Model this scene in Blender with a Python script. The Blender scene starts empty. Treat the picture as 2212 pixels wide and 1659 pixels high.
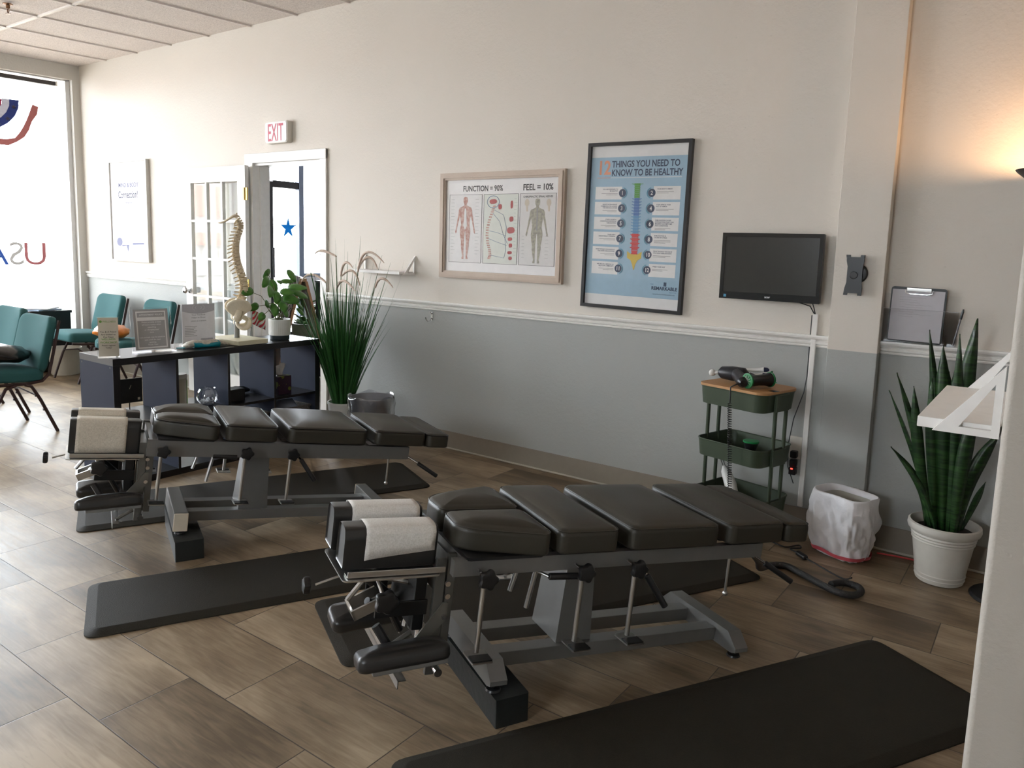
import bpy, bmesh, math, random
from mathutils import Vector, Matrix
random.seed(7)
PI = math.pi
S = bpy.context.scene
COL = S.collection
# ------------------------------------------------------------------ camera
cd = bpy.data.cameras.new('camera'); cam = bpy.data.objects.new('camera', cd); COL.objects.link(cam)
W2C = ((0.8092811, 0.5866614, 0.0298745), (0.1016541, -0.0897762, -0.9907607), (-0.5785590, 0.8048407, -0.1322907))
right = Vector(W2C[0]); down = Vector(W2C[1]); fwd = Vector(W2C[2])
cm = Matrix((( right.x, -down.x, -fwd.x, 0), (right.y, -down.y, -fwd.y, 0), (right.z, -down.z, -fwd.z, 1.40), (0, 0, 0, 1)))
cam.matrix_world = cm
cd.sensor_fit = 'HORIZONTAL'; cd.sensor_width = 36
cd.lens = 1634.0 / 2212 * 36
cd.shift_x = 0.0
cd.shift_y = -(829.5 - 752.1) / 2212
cd.clip_start = 0.05; cd.clip_end = 200
S.camera = cam
# ------------------------------------------------------------------ world / view
S.view_settings.view_transform = 'Standard'; S.view_settings.look = 'None'
S.view_settings.exposure = 1.36; S.view_settings.gamma = 1.0
w = bpy.data.worlds.new('daylight'); S.world = w; w.use_nodes = True
bg = w.node_tree.nodes['Background']
bg.inputs['Color'].default_value = (0.86, 0.915, 1.0, 1); bg.inputs['Strength'].default_value = 10.0
SKEW = 0.11           # the window wall is not square to the long wall
WX = -8.42; D = 3.916; ZC = 3.10
def wx(y): return WX - SKEW * (D - y)
# portal in the window opening
pl = bpy.data.lights.new('window_portal', 'AREA'); pl.shape = 'RECTANGLE'; pl.size = 7.0; pl.size_y = 2.75; pl.cycles.is_portal = True
po = bpy.data.objects.new('window_portal', pl); COL.objects.link(po)
po.location = (wx(0.4) + 0.02, 0.4, 1.6); po.rotation_euler = (PI / 2, 0, -PI / 2 - math.atan(SKEW))

pl2 = bpy.data.lights.new('window_fill_portal', 'AREA'); pl2.shape = 'RECTANGLE'; pl2.size = 1.1; pl2.size_y = 1.1; pl2.cycles.is_portal = True  # portal of the added fill window behind the camera
po2 = bpy.data.objects.new('window_fill_portal', pl2); COL.objects.link(po2); po2.location = (-1.45, -3.01, 1.95); po2.rotation_euler = (PI / 2, 0, PI)
# ------------------------------------------------------------------ materials
MATS = {}
def mat(name, col, rough=0.5, metal=0.0, noise=None, bump=None, spec=0.5, coat=0.0, trans=0.0, emit=None, sss=0.0):
    """noise=(scale, second colour, contrast), bump=(scale, strength)"""
    if name in MATS: return MATS[name]
    m = bpy.data.materials.new(name); m.use_nodes = True; nt = m.node_tree; b = nt.nodes['Principled BSDF']
    b.inputs['Base Color'].default_value = (*col, 1); b.inputs['Roughness'].default_value = rough
    b.inputs['Metallic'].default_value = metal; b.inputs['Specular IOR Level'].default_value = spec
    b.inputs['Coat Weight'].default_value = coat; b.inputs['Transmission Weight'].default_value = trans
    if emit: b.inputs['Emission Color'].default_value = (*emit[0], 1); b.inputs['Emission Strength'].default_value = emit[1]
    tc = nt.nodes.new('ShaderNodeTexCoord')
    if noise is None: noise = (30.0, tuple(c * 0.93 for c in col), 1.0)
    n = nt.nodes.new('ShaderNodeTexNoise'); n.inputs['Scale'].default_value = noise[0]; n.inputs['Detail'].default_value = 4
    nt.links.new(tc.outputs['Object'], n.inputs['Vector'])
    r = nt.nodes.new('ShaderNodeValToRGB'); k = 0.25 / noise[2]
    r.color_ramp.elements[0].position = 0.5 - k; r.color_ramp.elements[0].color = (*noise[1], 1)
    r.color_ramp.elements[1].position = 0.5 + k; r.color_ramp.elements[1].color = (*col, 1)
    nt.links.new(n.outputs['Fac'], r.inputs['Fac']); nt.links.new(r.outputs['Color'], b.inputs['Base Color'])
    if bump:
        n2 = nt.nodes.new('ShaderNodeTexNoise'); n2.inputs['Scale'].default_value = bump[0]; n2.inputs['Detail'].default_value = 3
        nt.links.new(tc.outputs['Object'], n2.inputs['Vector'])
        bp = nt.nodes.new('ShaderNodeBump'); bp.inputs['Strength'].default_value = bump[1]; bp.inputs['Distance'].default_value = 0.004
        nt.links.new(n2.outputs['Fac'], bp.inputs['Height']); nt.links.new(bp.outputs['Normal'], b.inputs['Normal'])
    MATS[name] = m; return m
def glassmat(name, tint=(1, 1, 1), rough=0.0, gl=1.0):
    if name in MATS: return MATS[name]
    m = bpy.data.materials.new(name); m.use_nodes = True; nt = m.node_tree; nt.nodes.clear()
    o = nt.nodes.new('ShaderNodeOutputMaterial'); mx = nt.nodes.new('ShaderNodeMixShader'); t = nt.nodes.new('ShaderNodeBsdfTransparent'); g = nt.nodes.new('ShaderNodeBsdfGlossy')
    f = nt.nodes.new('ShaderNodeLayerWeight'); f.inputs['Blend'].default_value = 0.5
    pw = nt.nodes.new('ShaderNodeMath'); pw.operation = 'POWER'; pw.inputs[1].default_value = 4.0; nt.links.new(f.outputs['Facing'], pw.inputs[0])
    ma = nt.nodes.new('ShaderNodeMath'); ma.operation = 'MULTIPLY_ADD'; ma.inputs[1].default_value = 0.9; ma.inputs[2].default_value = 0.04; nt.links.new(pw.outputs[0], ma.inputs[0])
    mu = nt.nodes.new('ShaderNodeMath'); mu.operation = 'MULTIPLY'; mu.inputs[1].default_value = gl; mu.use_clamp = True
    nt.links.new(ma.outputs[0], mu.inputs[0]); nt.links.new(mu.outputs[0], mx.inputs[0])
    t.inputs[0].default_value = (*tint, 1); g.inputs['Roughness'].default_value = rough
    nt.links.new(t.outputs[0], mx.inputs[1]); nt.links.new(g.outputs[0], mx.inputs[2]); nt.links.new(mx.outputs[0], o.inputs[0])
    MATS[name] = m; return m

def clothmat(name, col):
    if name in MATS: return MATS[name]
    m = bpy.data.materials.new(name); m.use_nodes = True; nt = m.node_tree; nt.nodes.clear()
    o = nt.nodes.new('ShaderNodeOutputMaterial'); mx = nt.nodes.new('ShaderNodeMixShader'); t = nt.nodes.new('ShaderNodeBsdfTranslucent'); d = nt.nodes.new('ShaderNodeBsdfDiffuse'); mx.inputs[0].default_value = .65
    n = nt.nodes.new('ShaderNodeTexNoise'); n.inputs['Scale'].default_value = 40; r = nt.nodes.new('ShaderNodeValToRGB'); r.color_ramp.elements[0].color = (*[c * .85 for c in col], 1); r.color_ramp.elements[1].color = (*col, 1); nt.links.new(n.outputs['Fac'], r.inputs[0])
    for q in (t, d): nt.links.new(r.outputs[0], q.inputs[0])
    nt.links.new(d.outputs[0], mx.inputs[1]); nt.links.new(t.outputs[0], mx.inputs[2]); nt.links.new(mx.outputs[0], o.inputs[0]); MATS[name] = m; return m
def wallmat(name, upper, lower=None, split=0.96):
    m = bpy.data.materials.new(name); m.use_nodes = True; nt = m.node_tree; b = nt.nodes['Principled BSDF']
    b.inputs['Roughness'].default_value = 0.62; b.inputs['Specular IOR Level'].default_value = 0.35
    geo = nt.nodes.new('ShaderNodeNewGeometry')
    n = nt.nodes.new('ShaderNodeTexNoise'); n.inputs['Scale'].default_value = 55; n.inputs['Detail'].default_value = 3; n.inputs['Roughness'].default_value = 0.6
    nt.links.new(geo.outputs['Position'], n.inputs['Vector'])
    n3 = nt.nodes.new('ShaderNodeTexVoronoi'); n3.inputs['Scale'].default_value = 22
    nt.links.new(geo.outputs['Position'], n3.inputs['Vector'])
    pit = nt.nodes.new('ShaderNodeMapRange'); pit.inputs['From Min'].default_value = 0.02; pit.inputs['From Max'].default_value = 0.09
    nt.links.new(n3.outputs['Distance'], pit.inputs['Value'])
    ad = nt.nodes.new('ShaderNodeMath'); ad.operation = 'MULTIPLY_ADD'; ad.inputs[1].default_value = 0.35
    nt.links.new(pit.outputs[0], ad.inputs[0]); nt.links.new(n.outputs['Fac'], ad.inputs[2])
    bp = nt.nodes.new('ShaderNodeBump'); bp.inputs['Strength'].default_value = 0.45; bp.inputs['Distance'].default_value = 0.004
    nt.links.new(ad.outputs[0], bp.inputs['Height']); nt.links.new(bp.outputs['Normal'], b.inputs['Normal'])
    big = nt.nodes.new('ShaderNodeTexNoise'); big.inputs['Scale'].default_value = 1.4; big.inputs['Detail'].default_value = 2
    nt.links.new(geo.outputs['Position'], big.inputs['Vector'])
    def ramp(c):
        r = nt.nodes.new('ShaderNodeValToRGB'); r.color_ramp.elements[0].position = 0.3; r.color_ramp.elements[1].position = 0.7
        r.color_ramp.elements[0].color = (*[x * 0.97 for x in c], 1); r.color_ramp.elements[1].color = (*c, 1)
        nt.links.new(big.outputs['Fac'], r.inputs['Fac']); return r
    ru = ramp(upper)
    if lower:
        rl = ramp(lower)
        sx = nt.nodes.new('ShaderNodeSeparateXYZ'); nt.links.new(geo.outputs['Position'], sx.inputs[0])
        gt = nt.nodes.new('ShaderNodeMath'); gt.operation = 'GREATER_THAN'; gt.inputs[1].default_value = split
        nt.links.new(sx.outputs['Z'], gt.inputs[0])
        mx = nt.nodes.new('ShaderNodeMix'); mx.data_type = 'RGBA'
        nt.links.new(gt.outputs[0], mx.inputs['Factor']); nt.links.new(rl.outputs['Color'], mx.inputs['A']); nt.links.new(ru.outputs['Color'], mx.inputs['B'])
        nt.links.new(mx.outputs['Result'], b.inputs['Base Color'])
    else: nt.links.new(ru.outputs['Color'], b.inputs['Base Color'])
    return m

def floormat():
    m = bpy.data.materials.new('wood_look_floor_tile'); m.use_nodes = True; nt = m.node_tree; b = nt.nodes['Principled BSDF']; L = nt.links.new
    geo = nt.nodes.new('ShaderNodeNewGeometry'); mp = nt.nodes.new('ShaderNodeMapping')
    mp.inputs['Location'].default_value = (0, 0, 0)
    L(geo.outputs['Position'], mp.inputs['Vector'])
    sx = nt.nodes.new('ShaderNodeSeparateXYZ'); L(mp.outputs[0], sx.inputs[0])
    def M(op, a, bb=None, c=None):
        n = nt.nodes.new('ShaderNodeMath'); n.operation = op
        for i, v in enumerate((a, bb, c)):
            if v is None: continue
            if isinstance(v, (int, float)): n.inputs[i].default_value = v
            else: L(v, n.inputs[i])
        return n.outputs[0]
    RH = FLOOR['row']; LN = FLOOR['len']
    yy = M('DIVIDE', M('SUBTRACT', sx.outputs['Y'], FLOOR['y0']), RH)
    row = M('FLOOR', yy); fy = M('FRACT', yy)
    xx = M('DIVIDE', M('SUBTRACT', sx.outputs['X'], M('MULTIPLY_ADD', row, FLOOR['step'], FLOOR['x0'])), LN)
    colm = M('FLOOR', xx); fx = M('FRACT', xx)
    # joints
    gy = M('MINIMUM', fy, M('SUBTRACT', 1, fy)); gx = M('MINIMUM', fx, M('SUBTRACT', 1, fx))
    j = M('MINIMUM', M('MULTIPLY', gy, RH), M('MULTIPLY', gx, LN))
    jr = nt.nodes.new('ShaderNodeMapRange'); jr.inputs['From Min'].default_value = 0.0008; jr.inputs['From Max'].default_value = 0.0026; L(j, jr.inputs['Value'])
    # per tile random
    cx = nt.nodes.new('ShaderNodeCombineXYZ'); L(colm, cx.inputs[0]); L(row, cx.inputs[1])
    wn = nt.nodes.new('ShaderNodeTexWhiteNoise'); wn.noise_dimensions = '2D'; L(cx.outputs[0], wn.inputs['Vector'])
    # grain coordinates: stretched along the tile, offset per tile
    off = nt.nodes.new('ShaderNodeVectorMath'); off.operation = 'SCALE'; off.inputs['Scale'].default_value = 37.0; L(wn.outputs['Color'], off.inputs[0])
    ad = nt.nodes.new('ShaderNodeVectorMath'); ad.operation = 'ADD'; L(mp.outputs[0], ad.inputs[0]); L(off.outputs[0], ad.inputs[1])
    st = nt.nodes.new('ShaderNodeMapping'); st.inputs['Scale'].default_value = (1.0, 3.2, 1.0); L(ad.outputs[0], st.inputs['Vector'])
    st.inputs['Rotation'].default_value = (0, 0, 0)
    n1 = nt.nodes.new('ShaderNodeTexNoise'); n1.inputs['Scale'].default_value = 1.6; n1.inputs['Detail'].default_value = 5; n1.inputs['Distortion'].default_value = 0.6; L(st.outputs[0], n1.inputs['Vector'])
    st2 = nt.nodes.new('ShaderNodeMapping'); st2.inputs['Scale'].default_value = (3.0, 30.0, 1.0); L(ad.outputs[0], st2.inputs['Vector'])
    n2 = nt.nodes.new('ShaderNodeTexNoise'); n2.inputs['Scale'].default_value = 2.2; n2.inputs['Detail'].default_value = 5; n2.inputs['Distortion'].default_value = 0.9; L(st2.outputs[0], n2.inputs['Vector'])
    n3 = nt.nodes.new('ShaderNodeTexNoise'); n3.inputs['Scale'].default_value = 3.0; n3.inputs['Detail'].default_value = 3; L(ad.outputs[0], n3.inputs['Vector'])
    s1 = M('MULTIPLY_ADD', n1.outputs['Fac'], 1.0, M('MULTIPLY', n2.outputs['Fac'], 0.45))
    s2 = M('MULTIPLY_ADD', n3.outputs['Fac'], 0.55, s1)
    s3 = M('MULTIPLY_ADD', wn.outputs['Value'], 0.27, s2)
    r = nt.nodes.new('ShaderNodeValToRGB'); e = r.color_ramp.elements
    e[0].position = 0.90; e[0].color = (0.112, 0.077, 0.044, 1); e[1].position = 1.50; e[1].color = (0.44, 0.345, 0.235, 1)
    # remap so that the ramp is inside 0..1
    mr = nt.nodes.new('ShaderNodeMapRange'); mr.inputs['From Min'].default_value = 0.88; mr.inputs['From Max'].default_value = 1.42; L(s3, mr.inputs['Value'])
    e[0].position = 0.0; e[1].position = 1.0; mid = e.new(0.45); mid.color = (0.245, 0.178, 0.110, 1)
    L(mr.outputs[0], r.inputs['Fac'])
    mx = nt.nodes.new('ShaderNodeMix'); mx.data_type = 'RGBA'; L(jr.outputs[0], mx.inputs['Factor']); mx.inputs['A'].default_value = (0.07, 0.052, 0.04, 1); L(r.outputs['Color'], mx.inputs['B'])
    L(mx.outputs['Result'], b.inputs['Base Color'])
    b.inputs['Roughness'].default_value = 0.42; b.inputs['Specular IOR Level'].default_value = 0.5
    rr = nt.nodes.new('ShaderNodeMapRange'); rr.inputs['To Min'].default_value = 0.34; rr.inputs['To Max'].default_value = 0.52; L(n2.outputs['Fac'], rr.inputs['Value']); L(rr.outputs[0], b.inputs['Roughness'])
    bp = nt.nodes.new('ShaderNodeBump'); bp.inputs['Strength'].default_value = 0.35; bp.inputs['Distance'].default_value = 0.003
    hh = M('MULTIPLY_ADD', n2.outputs['Fac'], 0.25, jr.outputs[0]); L(hh, bp.inputs['Height']); L(bp.outputs['Normal'], b.inputs['Normal'])
    return m
FLOOR = dict(row=0.2857, y0=0.111, len=0.567, x0=0.134, step=0.189)
# ------------------------------------------------------------------ mesh helpers
PRE = None
class MB:
    """collects shapes; build() links them as one mesh object"""
    def __init__(s): s.v = []; s.f = []
    def add(s, vs, fs):
        k = len(s.v); s.v += [tuple(v) for v in vs]; s.f += [tuple(i + k for i in f) for f in fs]; return s
    def box(s, x0, x1, y0, y1, z0, z1, r=0.0, seg=2):
        if r <= 0:
            return s.add([(x0, y0, z0), (x1, y0, z0), (x1, y1, z0), (x0, y1, z0), (x0, y0, z1), (x1, y0, z1), (x1, y1, z1), (x0, y1, z1)],
                         [(0, 3, 2, 1), (4, 5, 6, 7), (0, 1, 5, 4), (1, 2, 6, 5), (2, 3, 7, 6), (3, 0, 4, 7)])
        bm = bmesh.new(); bmesh.ops.create_cube(bm, size=1)
        for v in bm.verts: v.co = Vector(((x0 + x1) / 2 + v.co.x * (x1 - x0), (y0 + y1) / 2 + v.co.y * (y1 - y0), (z0 + z1) / 2 + v.co.z * (z1 - z0)))
        bmesh.ops.bevel(bm, geom=bm.edges[:], offset=min(r, abs(x1 - x0) * .49, abs(y1 - y0) * .49, abs(z1 - z0) * .49), segments=seg, profile=0.5, affect='EDGES')
        bm.verts.index_update(); s.add([v.co.copy() for v in bm.verts], [[v.index for v in f.verts] for f in bm.faces]); bm.free(); return s
    def xf(s, m, start=0):
        for i in range(start, len(s.v)): s.v[i] = tuple(m @ Vector(s.v[i]))
        return s
    def tube(s, pts, r, n=10, cap=True, closed=False):
        pts = [Vector(p) for p in pts]; N = len(pts); rs = r if isinstance(r, (list, tuple)) else [r] * N
        rings = []; t0 = (pts[1] - pts[0]).normalized()
        u = t0.orthogonal().normalized()
        for i, p in enumerate(pts):
            if closed: t = (pts[(i + 1) % N] - pts[i - 1]).normalized()
            elif i == 0: t = (pts[1] - p).normalized()
            elif i == N - 1: t = (p - pts[-2]).normalized()
            else: t = ((pts[i + 1] - p).normalized() + (p - pts[i - 1]).normalized())
            if t.length < 1e-6: t = t0
            t.normalize(); u = (u - t * u.dot(t)); u = u.normalized() if u.length > 1e-6 else t.orthogonal().normalized()
            w_ = t.cross(u); rings.append([p + (u * math.cos(2 * PI * k / n) + w_ * math.sin(2 * PI * k / n)) * rs[i] for k in range(n)])
        vs = [v for rr in rings for v in rr]; fs = []
        for i in range(N if closed else N - 1):
            a = i * n; b = ((i + 1) % N) * n
            for k in range(n): fs.append((a + k, a + (k + 1) % n, b + (k + 1) % n, b + k))
        if cap and not closed: fs.append(tuple(reversed(range(n)))); fs.append(tuple((N - 1) * n + k for k in range(n)))
        return s.add(vs, fs)
    def lathe(s, prof, n=32, c=(0, 0, 0), axis='Z', open_=False):
        vs = []; fs = []
        for r, z in prof:
            for k in range(n):
                a = 2 * PI * k / n; p = (r * math.cos(a), r * math.sin(a), z)
                if axis == 'X': p = (z, p[0], p[1])
                if axis == 'Y': p = (p[1], z, p[0])
                vs.append((p[0] + c[0], p[1] + c[1], p[2] + c[2]))
        for i in range(len(prof) - 1):
            for k in range(n): fs.append((i * n + k, i * n + (k + 1) % n, (i + 1) * n + (k + 1) % n, (i + 1) * n + k))
        if not open_:
            fs.append(tuple(reversed(range(n)))); fs.append(tuple((len(prof) - 1) * n + k for k in range(n)))
        return s.add(vs, fs)
    def prism(s, poly, z0, z1, m=None):
        n = len(poly); k = len(s.v)
        s.add([(x, y, z0) for x, y in poly] + [(x, y, z1) for x, y in poly], [tuple(reversed(range(n))), tuple(range(n, 2 * n))] + [(i, (i + 1) % n, n + (i + 1) % n, n + i) for i in range(n)])
        if m is not None: s.xf(m, k)
        return s
    def sphere(s, c, r, n=12, sc=(1, 1, 1)):
        vs = [(c[0], c[1], c[2] + r * sc[2])]; fs = []
        h = n // 2
        for i in range(1, h):
            th = PI * i / h
            for k in range(n):
                a = 2 * PI * k / n; vs.append((c[0] + r * sc[0] * math.sin(th) * math.cos(a), c[1] + r * sc[1] * math.sin(th) * math.sin(a), c[2] + r * sc[2] * math.cos(th)))
        vs.append((c[0], c[1], c[2] - r * sc[2])); last = len(vs) - 1
        for k in range(n):
            fs.append((0, 1 + k, 1 + (k + 1) % n)); b = 1 + (h - 2) * n
            fs.append((last, b + (k + 1) % n, b + k))
        for i in range(h - 2):
            for k in range(n): a = 1 + i * n; fs.append((a + k, a + n + k, a + n + (k + 1) % n, a + (k + 1) % n))
        return s.add(vs, fs)
    def build(s, name, m, parent=None, smooth=35, solid=None):
        if PRE is not None: s.xf(PRE)
        me = bpy.data.meshes.new(name); bm = bmesh.new()
        vv = [bm.verts.new(v) for v in s.v]
        for f in s.f:
            try: bm.faces.new([vv[i] for i in f])
            except Exception: pass
        bmesh.ops.recalc_face_normals(bm, faces=bm.faces[:]) if smooth is not None else None
        if smooth is not None:
            for f in bm.faces: f.smooth = True
            for e in bm.edges:
                if len(e.link_faces) == 2 and e.calc_face_angle(0) > math.radians(smooth): e.smooth = False
        bm.to_mesh(me); bm.free(); me.materials.append(m)
        o = bpy.data.objects.new(name, me); COL.objects.link(o)
        if parent: o.parent = parent
        if smooth is not None and len(me.polygons) < 3000:
            wn_ = o.modifiers.new('normals', 'WEIGHTED_NORMAL'); wn_.keep_sharp = True; wn_.weight = 80
        return o
def rrect(x0, x1, y0, y1, r, n=5):
    out = []
    for cx, cy, a0 in ((x1 - r, y1 - r, 0), (x0 + r, y1 - r, 90), (x0 + r, y0 + r, 180), (x1 - r, y0 + r, 270)):
        for k in range(n + 1):
            a = math.radians(a0 + 90 * k / n); out.append((cx + r * math.cos(a), cy + r * math.sin(a)))
    return out
def roundpoly(P, r, n=4):
    out = []; N = len(P)
    for i in range(N):
        p = Vector(P[i]); a = Vector(P[i - 1]) - p; b = Vector(P[(i + 1) % N]) - p; rr = min(r, a.length * .45, b.length * .45)
        A = p + a.normalized() * rr; B = p + b.normalized() * rr
        for k in range(n + 1):
            t = k / n; out.append(tuple(A * (1 - t) ** 2 + p * 2 * t * (1 - t) + B * t ** 2))
    return out
def cushion(poly, z0, z1, r=0.02, dome=0.015, rb=0.008, boxy=True):
    """padded cushion on an outline: straight sides, rounded shoulder, crowned top"""
    q_ = []
    for i, p in enumerate(poly):
        a = Vector(p); b = Vector(poly[(i + 1) % len(poly)]); n_ = max(1, int((b - a).length / .03)); q_ += [tuple(a + (b - a) * k / n_) for k in range(n_)]
    poly = q_
    N = len(poly); P = [Vector(p) for p in poly]; c = sum(P, Vector((0, 0))) / N; nr = []
    for i in range(N):
        t = P[(i + 1) % N] - P[i - 1]; nn = Vector((-t.y, t.x)); nn = nn.normalized() if nn.length > 1e-9 else Vector((0, 0))
        if nn.dot(c - P[i]) < 0: nn = -nn
        nr.append(nn)
    rings = []
    def ring(ins, z): rings.append([(P[i].x + nr[i].x * ins, P[i].y + nr[i].y * ins, z) for i in range(N)])
    ring(rb, z0); ring(rb * .3, z0 + rb * .3); ring(0, z0 + rb)
    for k in range(5):
        a = PI / 2 * k / 4; ring(r * (1 - math.cos(a)), z1 - r + r * math.sin(a))
    base = rings[-1]
    hx = max(abs(x - c.x) for x, y, z in base); hy = max(abs(y - c.y) for x, y, z in base)
    for sc in (0.95, 0.88, 0.78, 0.66, 0.52, 0.38, 0.22, 0.08):
        rings.append([(c.x + (x - c.x) * sc, c.y + (y - c.y) * sc, z1 + dome * (max(0, 1 - ((x - c.x) * sc / hx) ** 4) * max(0, 1 - ((y - c.y) * sc / hy) ** 4) if boxy else 1 - sc ** 3.5)) for x, y, z in base])
    vs = [v for rr in rings for v in rr]; fs = [tuple(reversed(range(N)))]
    for i in range(len(rings) - 1):
        for k in range(N): fs.append((i * N + k, i * N + (k + 1) % N, (i + 1) * N + (k + 1) % N, (i + 1) * N + k))
    fs.append(tuple((len(rings) - 1) * N + k for k in range(N)))
    return MB().add(vs, fs)
def empty(name, loc=(0, 0, 0), rz=0, m=None):
    o = bpy.data.objects.new(name, None); COL.objects.link(o); o.empty_display_size = 0.1
    if m is not None: o.matrix_world = m
    else: o.location = loc; o.rotation_euler = (0, 0, rz)
    return o
def tag(o, label, cat, group=None, kind=None):
    o['label'] = label; o['category'] = cat
    if group: o['group'] = group
    if kind: o['kind'] = kind
    return o
def struct(o): o['kind'] = 'structure'; return o
def sub(o, label): o['label'] = label; return o
def text(name, lines, size, m, parent, mtx, align='CENTER', bold=0.0, sx=1.0, depth=0.0004, spacing=1.0):
    """lettering as one mesh; mtx maps text plane (x right, y up, z out) to the parent"""
    cu = bpy.data.curves.new(name, 'FONT'); cu.body = lines; cu.size = size; cu.align_x = align; cu.extrude = depth; cu.offset = bold * size
    cu.space_line = spacing; cu.resolution_u = 3
    t = bpy.data.objects.new(name, cu); COL.objects.link(t)
    dg = bpy.context.evaluated_depsgraph_get(); me = bpy.data.meshes.new_from_object(t.evaluated_get(dg))
    COL.objects.unlink(t); bpy.data.objects.remove(t)
    me.transform(mtx @ Matrix.Diagonal((sx, 1, 1, 1))); me.materials.clear(); me.materials.append(m)
    me.name = name
    o = bpy.data.objects.new(name, me); COL.objects.link(o)
    if parent: o.parent = parent
    return o
def joinmesh(obs, name=None):
    """merge a few lettering objects of one part into the first"""
    bm = bmesh.new()
    for o in obs: bm.from_mesh(o.data)
    bm.to_mesh(obs[0].data); bm.free()
    for o in obs[1:]: bpy.data.objects.remove(o)
    return obs[0]
def fX(x, y, z):      # faces -y (the long wall): x right
    return Matrix.Translation((x, y, z)) @ Matrix.Rotation(PI / 2, 4, 'X')
def fY(x, y, z):      # faces +x
    return Matrix.Translation((x, y, z)) @ Matrix.Rotation(PI / 2, 4, 'Z') @ Matrix.Rotation(PI / 2, 4, 'X')

# palette
white = mat('white_paint', (0.80, 0.79, 0.76), 0.4)
trimw = mat('trim_paint', (0.82, 0.80, 0.76), 0.35)
blackm = mat('black_satin', (0.012, 0.012, 0.013), 0.4)
blackp = mat('black_plastic', (0.01, 0.01, 0.011), 0.35)
steel = mat('brushed_steel', (0.55, 0.54, 0.52), 0.3, 1.0)
chrome = mat('chrome', (0.75, 0.75, 0.76), 0.12, 1.0)
silver = mat('silver_frame_paint', (0.175, 0.172, 0.165), 0.34, 0.3)
capm = mat('grey_end_cap', (0.66, 0.58, 0.46), 0.55)
vinyl = mat('black_vinyl', (0.020, 0.019, 0.018), 0.34, bump=(300, 0.07))
vinylg = mat('charcoal_vinyl', (0.036, 0.032, 0.023), 0.44, bump=(260, 0.07), spec=0.42)
pipingm = mat('black_piping', (0.006, 0.006, 0.006), 0.4)
paperm = mat('paper_sheet', (0.88, 0.85, 0.81), 0.9, noise=(240, (0.62, 0.59, 0.54), 0.8), bump=(500, 0.3))
paperb = mat('paper_sheet_warm', (0.76, 0.69, 0.58), 0.9, noise=(240, (0.50, 0.44, 0.35), 0.8), bump=(500, 0.3))
rubber = mat('mat_rubber', (0.027, 0.023, 0.016), 0.72, noise=(14, (0.022, 0.019, 0.013), 0.6), bump=(420, 0.5), spec=0.22)
woodblk = mat('black_painted_timber', (0.012, 0.014, 0.013), 0.5, bump=(40, 0.4))
teal = mat('teal_fabric', (0.014, 0.080, 0.085), 0.9, noise=(600, (0.030, 0.130, 0.132), 0.8), bump=(900, 0.4))
tubem = mat('dark_red_brown_tube', (0.035, 0.014, 0.014), 0.35, 0.2)
shelfm = mat('black_brown_laminate', (0.010, 0.009, 0.010), 0.28)
shelfi = mat('slate_laminate', (0.026, 0.032, 0.052), 0.7, noise=(8, (0.022, 0.028, 0.046), 0.7), spec=0.12)
leafd = mat('dark_green_leaf', (0.012, 0.055, 0.012), 0.4, noise=(40, (0.006, 0.030, 0.008), 0.7))
leafm = mat('mid_green_leaf', (0.085, 0.25, 0.028), 0.38, noise=(18, (0.035, 0.14, 0.018), 0.7))
grassm = mat('grass_blade', (0.035, 0.145, 0.030), 0.45, noise=(30, (0.018, 0.085, 0.020), 0.7))
ceram = mat('white_ceramic', (0.68, 0.67, 0.63), 0.35)
soil = mat('soil', (0.02, 0.014, 0.01), 0.9)
acryl = glassmat('clear_acrylic', (0.975, 0.98, 0.985), 0.02, 1.2)
glass = glassmat('pane_glass', (0.97, 0.985, 0.98), 0.0, 1.0)
inkd = mat('dark_ink', (0.03, 0.03, 0.035), 0.7)
inkg = mat('grey_ink', (0.30, 0.30, 0.30), 0.8)
# ------------------------------------------------------------------ the room
floor = struct(MB().box(-20, 4, -4, 12, -0.05, 0).build('floor', floormat(), smooth=None))
# ceiling of lay-in tiles
def ceilmat():
    m = bpy.data.materials.new('ceiling_tile'); m.use_nodes = True; nt = m.node_tree; b = nt.nodes['Principled BSDF']; L = nt.links.new
    g = nt.nodes.new('ShaderNodeNewGeometry'); n = nt.nodes.new('ShaderNodeTexNoise'); n.inputs['Scale'].default_value = 120; n.inputs['Detail'].default_value = 3
    L(g.outputs['Position'], n.inputs['Vector']); r = nt.nodes.new('ShaderNodeValToRGB'); r.color_ramp.elements[0].position = .35; r.color_ramp.elements[1].position = .6
    r.color_ramp.elements[0].color = (0.62, 0.57, 0.55, 1); r.color_ramp.elements[1].color = (0.80, 0.74, 0.715, 1); L(n.outputs['Fac'], r.inputs['Fac']); L(r.outputs[0], b.inputs['Base Color'])
    b.inputs['Roughness'].default_value = 0.9
    bp = nt.nodes.new('ShaderNodeBump'); bp.inputs['Strength'].default_value = 0.5; bp.inputs['Distance'].default_value = 0.004; L(n.outputs['Fac'], bp.inputs['Height']); L(bp.outputs[0], b.inputs['Normal'])
    return m
ceiling = struct(MB().box(-9.6, 3, -3, 4.1, ZC + 0.012, ZC + 0.1).build('ceiling', ceilmat(), smooth=None))
gridm = mat('ceiling_grid_paint', (0.78, 0.73, 0.70), 0.4)
g = MB()
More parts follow.
